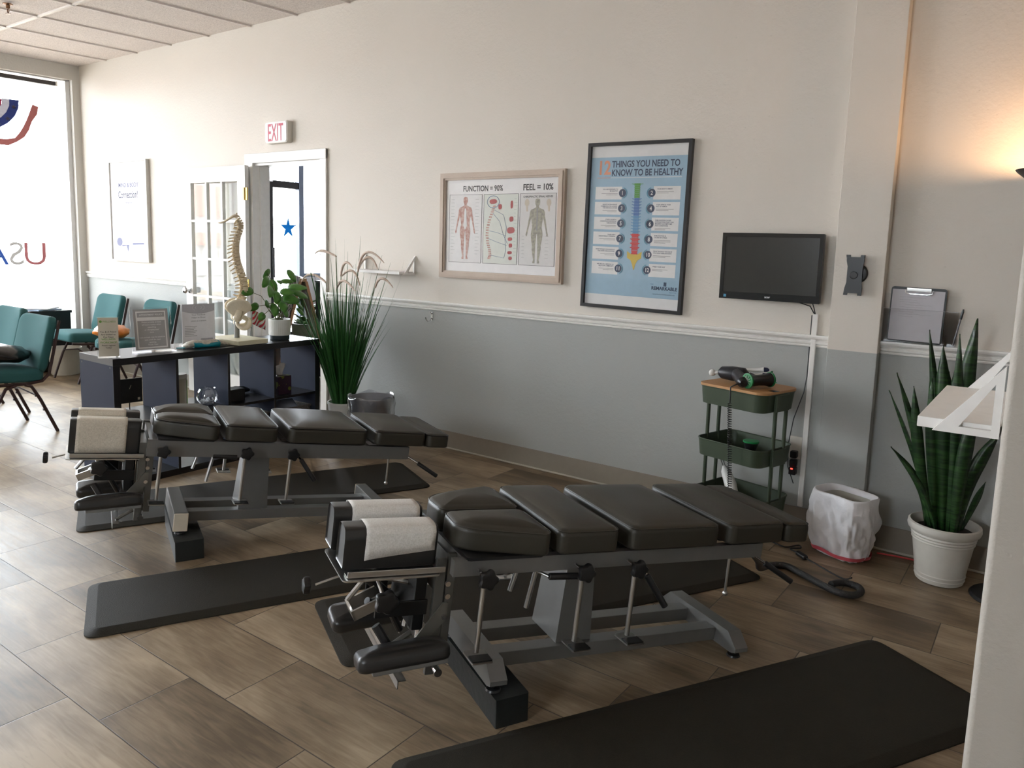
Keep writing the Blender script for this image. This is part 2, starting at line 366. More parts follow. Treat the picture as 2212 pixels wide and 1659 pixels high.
def skewbar(x_at_wall, hw, z0, z1, ya=-3.0, yb=D):
    a = x_at_wall - SKEW * (D - ya); b = x_at_wall - SKEW * (D - yb)
    g.add([(a - hw, ya, z0), (a + hw, ya, z0), (b + hw, yb, z0), (b - hw, yb, z0), (a - hw, ya, z1), (a + hw, ya, z1), (b + hw, yb, z1), (b - hw, yb, z1)],
          [(0, 3, 2, 1), (4, 5, 6, 7), (0, 1, 5, 4), (1, 2, 6, 5), (2, 3, 7, 6), (3, 0, 4, 7)])
for k in range(-5, 20): skewbar(-6.10 + 0.585 * k, 0.008, ZC, ZC + 0.02)
for yy in (2.87 - 1.17 * k for k in range(5)): g.box(-9.3, 3, yy - .012, yy + .012, ZC, ZC + 0.02)
g.build('grid', gridm, ceiling)
up = (0.71, 0.66, 0.59); lo = (0.40, 0.41, 0.392)
wm = wallmat('two_tone_wall', up, lo, 0.957)
beige = wallmat('beige_wall', (0.44, 0.405, 0.355))
wlight = wallmat('window_wall_paint', (0.62, 0.60, 0.56))
DX0, DX1, DZ = -5.49, -4.655, 2.02
# long wall with the door opening (12 cm thick)
wb = MB(); T = 0.12
wb.box(-9.6, DX0, D, D + T, 0, ZC + .1); wb.box(DX1, 3, D, D + T, 0, ZC + .1); wb.box(DX0, DX1, D, D + T, DZ, ZC + .1)
struct(wb.build('wall_back', wm, smooth=None))
struct(MB().box(-0.885, -0.662, D - 0.07, D - 0.0005, 0.0, ZC + .01, 0.004).build('wall_column', wm))
# wing wall by the camera
struct(MB().box(-0.058, 1.6, 1.55, 2.15, 0, ZC + .01, 0.012, 3).build('wall_wing', beige))
struct(MB().box(2.6, 2.72, -3, D, 0, ZC + .01).build('wall_right', wm, smooth=None))
fw = MB().box(-9.6, -2.0, -3.12, -3, 0, ZC + .01).box(-.9, 2.72, -3.12, -3, 0, ZC + .01).box(-2.0, -.9, -3.12, -3, 0, 1.4).box(-2.0, -.9, -3.12, -3, 2.5, ZC + .01)
struct(fw.build('wall_front', wm, smooth=None))
fw = MB()
for k in range(3): fw.box(-2.0 + 1.05 * k / 2, -1.95 + 1.05 * k / 2, -3.09, -3.03, 1.4, 2.5)
w4 = struct(fw.build('window_fill', white, smooth=None)); MB().box(-2.0, -.9, -3.065, -3.060, 1.4, 2.5).build('glass', glass, w4, smooth=None)  # added window, out of view: lets in fill light for the long wall
# window wall (skewed)
def skew(o): 
    for v in o.data.vertices: v.co.x += WX - SKEW * (D - v.co.y)
    return o
YW0, YW1, ZW0, ZW1 = -3.0, 3.845, 0.36, 2.965
m_ = MB(); m_.box(-0.14, 0, YW0, D, 0, ZW0); m_.box(-0.14, 0, YW0, D, ZW1, ZC + .01); m_.box(-0.14, 0, YW1, D, ZW0, ZW1)
struct(skew(m_.build('wall_left', wlight, smooth=None)))
win = MB()
for y in (YW1 - .02, 1.9, 0.2, -1.5): win.box(-0.11, -0.06, y - 0.02, y + 0.02, ZW0, ZW1)
win.box(-0.11, -0.06, YW0, YW1, ZW0, ZW0 + .04); win.box(-0.11, -0.06, YW0, YW1, ZW1 - .012, ZW1)
w1 = struct(skew(win.build('window_1', mat('white_aluminium', (0.75, 0.75, 0.75), 0.35), smooth=None)))
skew(MB().box(-0.088, -0.082, YW0, YW1, ZW0 + .04, ZW1 - .012).build('glass', glass, w1, smooth=None))
# blind rail
r_ = skew(MB().box(-0.055, -0.015, 1.0, 3.70, 2.885, 2.925, 0.004).build('blind_rail', mat('dark_bronze', (0.05, 0.045, 0.045), 0.4)))
tag(r_, 'dark horizontal blind head rail across the top of the bright shop window', 'blind rail')
skew(MB().box(-0.058, -0.012, 3.70, 3.715, 2.882, 2.928).build('end_cap', white, r_))
# chair rail
def rail_prof(x0, x1, y, name):
    z0, z1 = 0.953, 1.013; h = z1 - z0
    pr = [(0, 0), (0.010, 0), (0.012, .10), (0.008, .17), (0.016, .27), (0.017, .42), (0.009, .50), (0.012, .58), (0.024, .72), (0.027, .88), (0.026, 1.0), (0, 1.0)]
    mb = MB(); n = len(pr)
    mb.add([(x, y - d, z0 + t * h) for x in (x0, x1) for d, t in pr], [tuple(range(n)), tuple(reversed(range(n, 2 * n)))] + [(i, i + n, (i + 1) % n + n, (i + 1) % n) for i in range(n)])
    return struct(mb.build(name, trimw, smooth=25))
rail_prof(WX + .002, -5.605, D - .0005, 'trim_1'); rail_prof(-4.58, -0.886, D - .0005, 'trim_2'); rail_prof(-0.661, 2.6, D - .0005, 'trim_3')
# cove base
bb = mat('taupe_vinyl_base', (0.27, 0.235, 0.19), 0.5)
for k, (a, b_) in enumerate(((WX, -5.605), (-4.58, -0.886), (-0.661, 2.6))):
    struct(MB().box(a, b_, D - .008, D - .0005, 0.001, 0.124, 0.003).build('baseboard_back' if k == 1 else 'baseboard_%s' % ('far' if k == 0 else 'near'), bb))
    struct(MB().box(a, b_, D - .016, D - .008, 0.001, 0.012, 0.003).build('trim_%d' % (7 + k), mat('caulk_line', (0.50, 0.46, 0.38), 0.6)))
struct(MB().box(-0.892, -0.655, D - .078, D - .0705, 0.001, 0.124, 0.003).build('baseboard_column', bb))
# door casing and jambs
dc = MB()
for x0, x1 in ((DX0 - .105, DX0 - .012), (DX1 + .0, DX1 + .072)):
    dc.box(x0, x1, D - .02, D - .0005, 0, DZ + .075, 0.005)
dc.box(DX0 - .105, DX1 + .072, D - .0225, D - .0005, DZ + .0, DZ + .078, 0.005)
dc.box(DX0 - .012, DX0 + .012, D - .03, D + T + .02, 0, DZ, 0.002); dc.box(DX1 - .012, DX1 + .012, D - .001, D + T + .02, 0, DZ, 0.002)
dc.box(DX0, DX1, D - .001, D + T + .02, DZ - .02, DZ + .012, 0.002)
dc.box(DX0 + .012, DX0 + .03, D + .035, D + T, 0, DZ - .02, 0.002)
struct(dc.build('trim_4', trimw))
# french door, opened back against the long wall
dr = empty('door_1', (DX0 - .02, D - .062, 0), PI); dr['kind'] = 'structure'
DW = 0.90; DH = 2.0; dl = MB(); sw = 0.105
dl.box(0, sw, -.018, .018, 0.01, DH); dl.box(DW - sw, DW, -.018, .018, 0.01, DH)
dl.box(sw, DW - sw, -.018, .018, 0.01, 0.23); dl.box(sw, DW - sw, -.018, .018, DH - 0.125, DH)
pz0, pz1 = 0.23, DH - 0.125; px0, px1 = sw, DW - sw
for k in (1, 2): x = px0 + (px1 - px0) * k / 3; dl.box(x - .010, x + .010, -.016, .016, pz0, pz1)
for k in range(1, 5): z = pz0 + (pz1 - pz0) * k / 5; dl.box(px0, px1, -.0155, .0155, z - .010, z + .010)
dl.build('door_leaf', white, dr)
for i in range(3):
    for k in range(5):
        xa = px0 + (px1 - px0) * i / 3 + .010; xb = px0 + (px1 - px0) * (i + 1) / 3 - .010
        za = pz0 + (pz1 - pz0) * k / 5 + .010; zb = pz0 + (pz1 - pz0) * (k + 1) / 5 - .010
        MB().box(xa, xb, -.002, .002, za, zb).build('pane', glass, dr, smooth=None)
kn = MB()
for sgn in (-1, 1):
    kn.lathe([(0.028, 0.018), (0.028, 0.022), (0.012, 0.026), (0.011, 0.045), (0.026, 0.052), (0.030, 0.064), (0.024, 0.076), (0.004, 0.080)], 20, (DW - .055, 0, 0.93), 'Y') if sgn > 0 else kn.lathe([(0.028, -0.018), (0.028, -0.022), (0.012, -0.026), (0.010, -0.030), (0.002, -.031)], 20, (DW - .055, 0, 0.93), 'Y')
sub(kn.build('door_handle', chrome, dr), 'round chrome knob')
brass = mat('brass_hinge', (0.48, 0.33, 0.10), 0.35, 0.9)
for z in (1.77, 1.02, 0.25):
    h = MB().box(-.032, .0, .012, .022, z - .05, z + .05).box(.0, .028, .0185, .0225, z - .05, z + .05); h.lathe([(0.007, z - .05), (0.007, z + .05)], 10, (0, .024, 0)); h.build('hinge', brass, dr)
# ------------------------------------------------------------------ the neighbouring shop entry seen through the doorway
nw = wallmat('next_room_paint', (0.74, 0.74, 0.76))
NX = -8.62
struct(MB().box(NX - .1, 2.7, 7.35, 7.45, 0, ZC).build('wall_next', nw, smooth=None))
struct(MB().box(NX - .1, NX, D + T, 6.33, 0, ZC).build('wall_entry', nw, smooth=None))
struct(MB().box(NX - .1, NX, 6.92, 7.35, 0, 0.9).box(NX - .1, NX, 6.92, 7.35, 2.75, ZC).build('wall_entry_side', nw, smooth=None))
struct(MB().box(-9.0, 2.7, D + T, 7.4, 2.75, 2.85).build('ceiling_next', wallmat('next_ceiling_paint', (0.7, 0.7, 0.7)), smooth=None))
struct(MB().box(-4.2, -4.1, D + T, 7.35, 0, 2.75).build('wall_next_side', nw, smooth=None))
sf = mat('black_aluminium', (0.012, 0.013, 0.016), 0.35); sfb = mat('blue_grey_aluminium', (0.16, 0.20, 0.27), 0.35, 0.3)
d2 = empty('door_2', (NX, 6.33, 0)); d2['kind'] = 'structure'
MB().box(-.08, 0, 0, .10, 0, 2.17).box(-.08, 0, .10, .52, 2.10, 2.19).box(-.08, 0, .10, .52, 0, .14).build('door_frame', sf, d2, smooth=None)
MB().box(-.08, 0.01, .52, .60, 0, 2.75).build('mullion', sfb, d2, smooth=None)
MB().box(-.045, -.04, .10, .52, .14, 2.10).build('glass', glass, d2, smooth=None)
MB().box(0.01, 0.03, .085, .10, 0.9, 1.3, 0.004).build('door_handle', steel, d2)
w2 = struct(MB().box(NX - .08, NX, 6.33, 6.85, 2.68, 2.75).box(NX - .08, NX, 6.33, 6.36, 2.19, 2.68).build('window_2', sfb, smooth=None))
w3 = struct(MB().box(NX - .08, NX, 6.93, 7.35, .9, .95).box(NX - .08, NX, 6.93, 7.35, 2.70, 2.75).build('window_3', sfb, smooth=None))
# star decal on the glass door
st_ = []
for k in range(10):
    a = PI / 2 + k * PI / 5; r = 0.155 if k % 2 == 0 else 0.058; st_.append((r * math.cos(a) * 0.9, r * math.sin(a)))
o = MB().add([(x, y, 0) for x, y in st_], [tuple(range(10))]).xf(fY(NX - .038, 6.70, 1.565)).build('star_decal', clothmat('blue_vinyl', (0.002, 0.028, 0.09)))
tag(o, 'blue five-pointed star stuck on the glass door beyond the doorway', 'decal')
# a-frame sandwich board with a cloth bunting hung over it
def slab(p0, p1, wdt, th, name, m, parent): pass
sb = empty('sandwich_board', (-5.86, 4.66, 0), math.radians(-32)); tag(sb, 'brown wooden sandwich board standing just outside the open doorway', 'sandwich board')
brown = mat('brown_hardboard', (0.075, 0.040, 0.024), 0.6); pine = mat('pine_board_edge', (0.36, 0.19, 0.09), 0.5); chalk = mat('white_board_face', (0.66, 0.62, 0.58), 0.6)
Hb = 1.06
for s_, nm in ((-1, 'front_panel'), (1, 'back_panel')):
    mt = Matrix.Translation((0, 0.27 * s_, 0.0)) @ Matrix.Rotation(math.atan2(0.25, Hb) * s_, 4, 'X')
    pn = MB().box(-.26, .26, -.006, .006, .05, Hb - .03).xf(mt).build(nm, brown if s_ < 0 else chalk, sb, smooth=None)
    fr = MB().box(-.30, -.25, -.012, .012, 0, Hb).box(.25, .30, -.012, .012, 0, Hb).box(-.25, .25, -.012, .012, Hb - .05, Hb).box(-.25, .25, -.012, .012, .08, .12).xf(mt).build('panel_frame', pine, pn, smooth=None)
MB().box(-.31, .31, -.03, .03, Hb - .03, Hb + .0, .004).build('top_hinge', pine, sb)
def stripemat(name, a, b, scale, ang):
    m = bpy.data.materials.new(name); m.use_nodes = True; nt = m.node_tree; bs = nt.nodes['Principled BSDF']; tc = nt.nodes.new('ShaderNodeTexCoord'); mp = nt.nodes.new('ShaderNodeMapping')
    mp.inputs['Rotation'].default_value = ang; nt.links.new(tc.outputs['Object'], mp.inputs[0]); wv = nt.nodes.new('ShaderNodeTexWave'); wv.inputs['Scale'].default_value = scale
    nt.links.new(mp.outputs[0], wv.inputs[0]); r = nt.nodes.new('ShaderNodeValToRGB'); r.color_ramp.interpolation = 'CONSTANT'; r.color_ramp.elements[0].color = (*a, 1); r.color_ramp.elements[1].color = (*b, 1); r.color_ramp.elements[1].position = .5
    nt.links.new(wv.outputs['Fac'], r.inputs[0]); nt.links.new(r.outputs[0], bs.inputs['Base Color']); bs.inputs['Roughness'].default_value = .8; return m
# small striped flags in and behind the pot are separate; cloth over the board:
cl = MB(); vs = []; n = 14
for i in range(n + 1):
    for j in range(11):
        x = -.30 + .60 * i / n; t = j / 10; y = -0.035 - 0.115 * t - .012 * math.sin(i * 1.3) ; z = Hb + .012 - 0.46 * t * (1 - .25 * abs(i / n - .5)); vs.append((x, y, z))
cl.add(vs, [(i * 11 + j, (i + 1) * 11 + j, (i + 1) * 11 + j + 1, i * 11 + j + 1) for i in range(n) for j in range(10)])
o = cl.build('striped_banner', stripemat('striped_cloth', (0.62, 0.58, 0.55), (0.16, 0.13, 0.16), 9.0, (0, 0.7, 0.3)), smooth=60); o.modifiers.new('t', 'SOLIDIFY').thickness = 0.003
o.location = sb.location; o.rotation_euler = sb.rotation_euler
tag(o, 'white cloth banner with thin dark stripes hung over the brown sandwich board', 'banner')
# dark cabinet, potted plant and hanging vine in the entry
c_ = empty('entry_cabinet', (-5.88, 5.28, 0)); tag(c_, 'tall dark grey box beyond the doorway, behind the tall grass plant', 'cabinet')
MB().box(-.26, .26, -.2, .2, 0.02, .985, .006).build('body', mat('dark_slate', (0.03, 0.035, 0.045), 0.4), c_); MB().box(-.265, .265, -.205, .205, .9855, 1.005, .004).build('top', mat('slate_top', (0.10, 0.12, 0.15), 0.4), c_)
def leaf(mb, base, tip, wd, fold=0.15, droop=0.0, nseg=6, normal=None):
    b = Vector(base); t = Vector(tip); d = t - b; L_ = d.length; dn = d.normalized()
    nrm = Vector(normal) if normal else Vector((0, 0, 1)); side = dn.cross(nrm); side = side.normalized() if side.length > 1e-4 else Vector((1, 0, 0)); up_ = side.cross(dn).normalized()
    vs = []; 
    for i in range(nseg + 1):
        s = i / nseg; w_ = wd * math.sin(PI * (0.06 + 0.94 * s) ** 0.75) ** 0.9 if i < nseg else 0.0
        w_ = max(w_, 0.0006); c = b + d * s - Vector((0, 0, 1)) * droop * L_ * s * s
        vs += [c - side * w_ / 2 + up_ * fold * w_, c, c + side * w_ / 2 + up_ * fold * w_]
    fs = []
    for i in range(nseg):
        a = i * 3; fs += [(a, a + 1, a + 4, a + 3), (a + 1, a + 2, a + 5, a + 4)]
    return mb.add(vs, fs)
vp = empty('potted_plant', (-6.95, 5.60, 0)); tag(vp, 'leafy green plant in a pale green pot beyond the doorway', 'potted plant')
MB().lathe([(.10, 0), (.13, .03), (.15, .44), (.155, .47), (.13, .47), (.12, .43)], 24).build('pot', mat('sage_pot', (0.22, 0.26, 0.18), .5), vp)
lm = MB()
for k in range(46):
    a = random.uniform(0, 2 * PI); r = random.uniform(.10, .30); z = random.uniform(.52, .88); base = (0.04 * math.cos(a), .04 * math.sin(a), z - .12)
    leaf(lm, base, (r * math.cos(a), r * math.sin(a), z), random.uniform(.05, .09), droop=.2)
lm.build('foliage', leafm, vp, smooth=60).modifiers.new('t', 'SOLIDIFY').thickness = 0.001
hv = MB(); vp0 = Vector((-7.86, 6.65, 1.45)); 
for k in range(9):
    p = vp0 + Vector((.03 * math.sin(k * 1.7), .02 * math.cos(k), -.09 * k)); hv.tube([p, p + Vector((.02, 0, -.09))], .003, 5); a = k * 2.4
    leaf(hv, p, p + Vector((.05 * math.cos(a), .07 * math.sin(a), -.06)), .05, nseg=4)
o = hv.tube([vp0, vp0 + Vector((0, 0, 1.30))], .002, 5).build('hanging_vine', leafd, smooth=60); tag(o, 'thin hanging vine with small dark leaves beyond the doorway', 'vine')
# ------------------------------------------------------------------ outside
conc = mat('pale_concrete', (0.36, 0.35, 0.34), 0.8, noise=(2, (0.30, 0.29, 0.28), 0.6))
struct(MB().box(-11.4, -9.0, -8, 12, 3.62, 3.75).build('canopy_sky_block', mat('sky_block_paint', (.55, .54, .52), .8), smooth=None))  # unseen canopy, added to hold high sky light off the window corner
struct(MB().box(-60, -20, -40, 40, -0.2, -0.02).build('ground_street', conc, smooth=None))
b_ = empty('shop_building', (-26, -9, 0)); tag(b_, 'pale shop building across the street with brick red bands', 'building')
brick = mat('brick_red_band', (0.50, 0.24, 0.20), 0.8); paleb = mat('pale_render', (0.60, 0.58, 0.56), 0.8)
MB().box(-4, 0, -10, 10, 0, 3.6).build('wall', paleb, b_, smooth=None)
MB().box(-.1, .25, -10, 10, 2.2, 3.3).build('upper_band', brick, b_, smooth=None); MB().box(-.1, .5, -10, 10, 1.15, 1.6).build('lower_band', brick, b_, smooth=None)
t_ = empty('street_tree', (-13.2, -1.4, 0)); tag(t_, 'street tree outside, mirrored in the panes of the french door', 'tree')
MB().tube([(0, 0, -.1), (.05, .05, 1.2), (-.05, .1, 2.4), (.1, 0, 3.4)], [.28, .22, .2, .12], 14).build('trunk', mat('bark', (0.22, 0.21, 0.24), .9, bump=(30, .6)), t_)
lm = MB()
for k in range(500):
    a = random.uniform(0, 2 * PI); ph = random.uniform(-.5, 1.4); r = random.uniform(.6, 1.9); c = Vector((r * math.cos(a) * math.cos(ph * .7), r * math.sin(a) * math.cos(ph * .7) * 1.2, 3.5 + r * math.sin(ph)))
    q = Vector((random.uniform(-1, 1), random.uniform(-1, 1), random.uniform(-1, .3))) * .2; leaf(lm, c, c + q, .12, nseg=3)
lm.build('crown', leafm, t_, smooth=60)
# letters painted on the window and the bunting
def yw(y): return wx(y) - 0.078
def wtext(ch, y, m, size, nm):
    mt = Matrix.Translation((yw(y) , y, 1.075)) @ Matrix.Rotation(math.atan(-SKEW) * -1 * -1, 4, 'Z') @ Matrix.Rotation(-PI / 2, 4, 'Z') @ Matrix.Rotation(PI / 2, 4, 'X')
    o = text(nm, ch, size, m, None, mt, bold=-0.004, depth=.0); return o
o = wtext('U', 3.465, clothmat('red_window_paint', (0.11, 0.038, 0.038)), .33, 'window_letter'); tag(o, 'large red letter U painted on the shop window', 'letter')
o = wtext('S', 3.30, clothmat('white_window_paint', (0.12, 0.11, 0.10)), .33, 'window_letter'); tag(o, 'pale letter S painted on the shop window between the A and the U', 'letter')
o = wtext('A', 3.12, clothmat('blue_window_paint', (0.012, 0.025, 0.085)), .33, 'window_letter'); tag(o, 'large blue letter A painted on the shop window at the picture edge', 'letter')
# flag bunting hung in the window
bu = empty('flag_bunting', (0, 0, 0)); tag(bu, 'red, white and blue fan bunting with stars hanging in the shop window', 'bunting')
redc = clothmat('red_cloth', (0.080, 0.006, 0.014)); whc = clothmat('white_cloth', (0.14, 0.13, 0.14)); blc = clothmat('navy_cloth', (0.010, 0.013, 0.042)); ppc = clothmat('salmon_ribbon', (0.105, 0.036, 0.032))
cy, cz = 2.95, 2.68
def fan(r0, r1, m, nm, a0=180, a1=360, n=40, cut=None):
    mb = MB(); vs = []
    for i in range(n + 1):
        a = math.radians(a0 + (a1 - a0) * i / n); rip = .006 * math.sin(i * 1.9)
        for r in (r0, r1): y = cy + r * math.cos(a); vs.append((wx(y) - .035 + rip, y, cz + r * math.sin(a) * .786))
    mb.add(vs, [(2 * i, 2 * i + 1, 2 * i + 3, 2 * i + 2) for i in range(n)]); return mb.build(nm, m, bu, smooth=70)
fan(.02, .28, redc, 'red_band', 180, 360); fan(.28, .345, whc, 'white_band', 180, 362); fan(.345, .425, blc, 'blue_band', 180, 362)
s5 = []
for k in range(10):
    a = PI / 2 + k * PI / 5; r = .028 if k % 2 == 0 else .011; s5.append((r * math.cos(a), r * math.sin(a)))
for (y, z) in ((3.325, 2.62), (3.27, 2.50), (3.19, 2.435)): MB().add([(a_, b_, 0) for a_, b_ in s5], [tuple(range(10))]).xf(fY(wx(y) - .026, y, z)).build('star', whc, bu)
# salmon ribbon swag
rb = MB(); vs = []; RP = [(3.515, 2.66), (3.495, 2.59), (3.455, 2.51), (3.425, 2.43), (3.385, 2.36), (3.33, 2.305), (3.26, 2.275), (3.18, 2.272), (3.08, 2.28), (2.98, 2.31), (2.88, 2.37), (2.80, 2.46), (2.76, 2.56)]
for i, (y, z) in enumerate(RP):
    a = Vector(RP[min(i + 1, len(RP) - 1)]) - Vector(RP[max(i - 1, 0)]); nn = Vector((-a.y, a.x)).normalized() * (.027 + .006 * math.sin(i * 2.2))
    vs += [(wx(y) - .03 + .008 * math.sin(i), y + nn.x, z + nn.y), (wx(y) - .03 - .008 * math.sin(i), y - nn.x, z - nn.y)]
rb.add(vs, [(2 * i, 2 * i + 1, 2 * i + 3, 2 * i + 2) for i in range(len(RP) - 1)])
o = rb.build('ribbon_swag', ppc, smooth=70); tag(o, 'salmon red ribbon swag hanging below the star bunting in the window', 'ribbon')

# ------------------------------------------------------------------ adjusting tables
def knob(mb, c, r, h, axis='Y'):
    """five lobed hand knob, axis points to -b"""
    n = 40; prof = []
    for k in range(n):
        a = 2 * PI * k / n; rr = r * (1 + .13 * math.cos(5 * a)); prof.append((rr * math.cos(a), rr * math.sin(a)))
    if axis == 'Y': m = Matrix.Translation(c) @ Matrix.Rotation(PI / 2, 4, 'X')
    else: m = Matrix.Translation(c) @ Matrix.Rotation(-PI / 2, 4, 'Y')
    k0 = len(mb.v)
    rings = [(0.75, 0), (0.97, h * .15), (1, h * .4), (1, h * .7), (0.9, h * .92), (0.55, h)]
    vs = []
    for s, z in rings: vs += [(x * s, y * s, z) for x, y in prof]
    fs = [tuple(reversed(range(n)))] + [(i * n + k, i * n + (k + 1) % n, (i + 1) * n + (k + 1) % n, (i + 1) * n + k) for i in range(len(rings) - 1) for k in range(n)] + [tuple((len(rings) - 1) * n + k for k in range(n))]
    mb.add(vs, fs); mb.xf(m, k0); return mb

def make_table(o, heading, tilt, ks, base_off, base_ks, cv, cap, piping, label, extra_tilt=0.0, tall_cap=False, koff=0.0, hs=0.0, zb=.345):
    global PRE
    h = math.radians(heading); t = math.radians(tilt)
    hd = Vector((math.cos(h), math.sin(h), 0)); bv = Vector((-math.sin(h), math.cos(h), 0)); av = hd * math.cos(t) - Vector((0, 0, math.sin(t))); cvz = av.cross(bv)
    M4 = Matrix(((av.x, bv.x, cvz.x, o[0]), (av.y, bv.y, cvz.y, o[1]), (av.z, bv.z, cvz.z, o[2]), (0, 0, 0, 1)))
    R = empty('adjusting_table', m=M4); tag(R, label, 'treatment table', None)
    piv = .35; TX = Matrix.Translation((piv, 0, 0)) @ Matrix.Rotation(math.radians(extra_tilt), 4, 'Y') @ Matrix.Translation((-piv, 0, 0))
    def dk(mb): return mb.xf(TX)
    K = lambda a: a * ks + koff
    def cush(a0, a1, b0=-.235, b1=.235, z0=.402, z1=.463, r=.022, dome=.016, poly=None, nm='cushion', rc=.03):
        P = poly or rrect(K(a0), K(a1), b0, b1, rc, 6)
        c = dk(cushion(P, z0, z1 + .012, r, dome, boxy=poly is None)).build(nm, cv, R, smooth=50)
        n_ = len(P); 
        pp = MB(); cc = sum((Vector(p) for p in P), Vector((0, 0))) / n_
        pts = [(cc.x + (x - cc.x) * .985, cc.y + (y - cc.y) * .985 , z1 + .004) for x, y in P]
        pp.tube([Vector((x, y, z)) for x, y, z in pts], .0032 if piping else .0018, 6, closed=True); dk(pp).build('piping', pipingm if piping else cv, c)
        MB_ = MB().prism(rrect(K(a0) + .012 if not poly else min(p[0] for p in P) + .015, K(a1) - .012 if not poly else max(p[0] for p in P) - .015, -.17 if not poly else (min(p[1] for p in P) + .02), .17 if not poly else (max(p[1] for p in P) - .02), .01, 2), z0 - .009, z0 - .0005); dk(MB_).build('backing_board', blackp, c)
        return c
    # chest pieces (two, flared) and body pieces
    ca = .03 if tall_cap else 0
    near = roundpoly([(K(-.185 + ca), -.008), (K(-.192 + ca), -.125), (K(-.15 + ca), -.165), (K(.06), -.235), (K(.083), -.215), (K(.083), -.008)], .028, 4)
    cush(0, 0, poly=near, nm='chest_cushion', z0=.40)
    cush(0, 0, poly=[(x, -y) for x, y in near][::-1], nm='chest_cushion', z0=.40)
    cush(.105, .318, nm='rib_cushion', z0=.402, z1=.466)
    cush(.362, .713, nm='pelvic_cushion', z1=.466, dome=.02); cush(.752, 1.0, nm='leg_cushion', z0=.404, z1=.466); cush(1.005, 1.12, nm='foot_cushion', z0=.400, z1=.458, dome=.010)
    # deck rails
    for s in (-1, 1):
        b0, b1 = sorted((s * .178, s * .206))
        dr_m = MB(); zl = .318 if tall_cap else .345; zr = .330 if tall_cap else .345
        dr_m.add([(K(-.212 + ca), b0, zl), (K(.93), b0, zr), (K(.93), b0, .3925), (K(-.212 + ca), b0, .3925), (K(-.212 + ca), b1, zl), (K(.93), b1, zr), (K(.93), b1, .3925), (K(-.212 + ca), b1, .3925)], [(0, 1, 2, 3), (4, 7, 6, 5), (0, 4, 5, 1), (1, 5, 6, 2), (2, 6, 7, 3), (3, 7, 4, 0)])
        dk(dr_m).build('deck_rail', silver, R, smooth=None)
    for a in (-.16, .10, .34, .735, .915): dk(MB().box(K(a) - .015, K(a) + .015, -.1775, .1775, .35, .386)).build('cross_member', silver, R)
    # base
    bo = lambda a: a * base_ks + base_off
    def crossbar(a, nm):
        mb = MB(); hh = .062; hw = .028 if not tall_cap else .031
        if tall_cap:
            c = mb.box(bo(a) - hw, bo(a) + hw, -.20, .20, -.014, .072, .008, 2).build(nm, silver, R)
            for s in (-1, 1): MB().box(bo(a) - hw * .97, bo(a) + hw * .97, min(s * .2005, s * .208), max(s * .2005, s * .208), -.012, .070, .009, 3).build('end_cap', cap, c)
        else:
            pr = [(-.212, .004), (-.212, .018), (-.165, hh), (.165, hh), (.212, .018), (.212, .004), (.19, -.004), (-.19, -.004)]
            n_ = len(pr); mb.add([(bo(a) - hw, y, z) for y, z in pr] + [(bo(a) + hw, y, z) for y, z in pr], [tuple(range(n_)), tuple(reversed(range(n_, 2 * n_)))] + [(i, i + n_, (i + 1) % n_ + n_, (i + 1) % n_) for i in range(n_)])
            c = mb.build(nm, silver, R)
        return c
    cf = crossbar(-.03, 'front_crossbar'); cr = crossbar(.90, 'rear_crossbar')
    # levelling feet down to what carries them
    for a, zt, parent in ((-.03, .0905, cf), (.90, 0.001, cr)):
        for b in (-.175, .175):
            P = M4 @ Vector((bo(a), b, .0)); up_ = M4.inverted().to_3x3() @ Vector((0, 0, 1)); L_ = P.z - zt
            p0 = Vector((bo(a), b, .012)); p1 = Vector((bo(a), b, 0)) - up_ * (L_ - .006); p2 = Vector((bo(a), b, 0)) - up_ * L_
            MB().tube([p0, p1], .006, 8).tube([p1, p2], [.021, .024], 16).build('levelling_foot', blackp, parent)
    for s in (-1, 1):
        b0, b1 = sorted((s * .05, s * .105)); MB().box(bo(-.001), bo(.871), b0, b1, .0, .046, .003).build('base_rail', silver, R)
    # pedestal: tapered column
    pd = MB(); a0, a1 = bo(.225), bo(.355)
    pd.add([(a0, -.085, .046), (a1, -.085, .046), (a1, .085, .046), (a0, .085, .046), (a0 + .02, -.072, .347), (a1 - .012, -.072, .347), (a1 - .012, .072, .347), (a0 + .02, .072, .347)], [(0, 3, 2, 1), (4, 5, 6, 7), (0, 1, 5, 4), (1, 2, 6, 5), (2, 3, 7, 6), (3, 0, 4, 7)])
    pdo = pd.build('pedestal', silver, R, smooth=None); MB().box(a0 - .01, a1 + .02, -.10, .10, .330, .344).build('mounting_plate', silver, pdo)
    # release knobs and rods with foot pedals on both sides
    for s in (-1, 1):
        for i, a in enumerate((-.125, .195, .385)):
            a = K(a)
            kb = MB(); knob(kb, (a, s * .243 if s < 0 else .262, .352), .027, .024); ko = dk(kb).build('hand_knob', blackp, R, smooth=40)
            dk(MB().tube([(a - .012, s * .206, .362), (a, s * .245, .352)], .0055, 10)).build('knob_shaft', chrome, ko)
            pa = a - .008
            rd = dk(MB().tube([(pa, s * .245, .345), (pa, s * .248, .138)], .0075, 12)).build('pedal_rod', steel, R)
            pl_ = dk(MB().prism(rrect(pa - .032, pa + .032, min(s * .225, s * .300), max(s * .225, s * .300), .006, 2), .130, .134)).build('foot_pedal', steel, R)
            dk(MB().box(pa - .029, pa + .029, min(s * .262, s * .297), max(s * .262, s * .297), .1342, .138)).build('pedal_grip', pipingm, pl_)
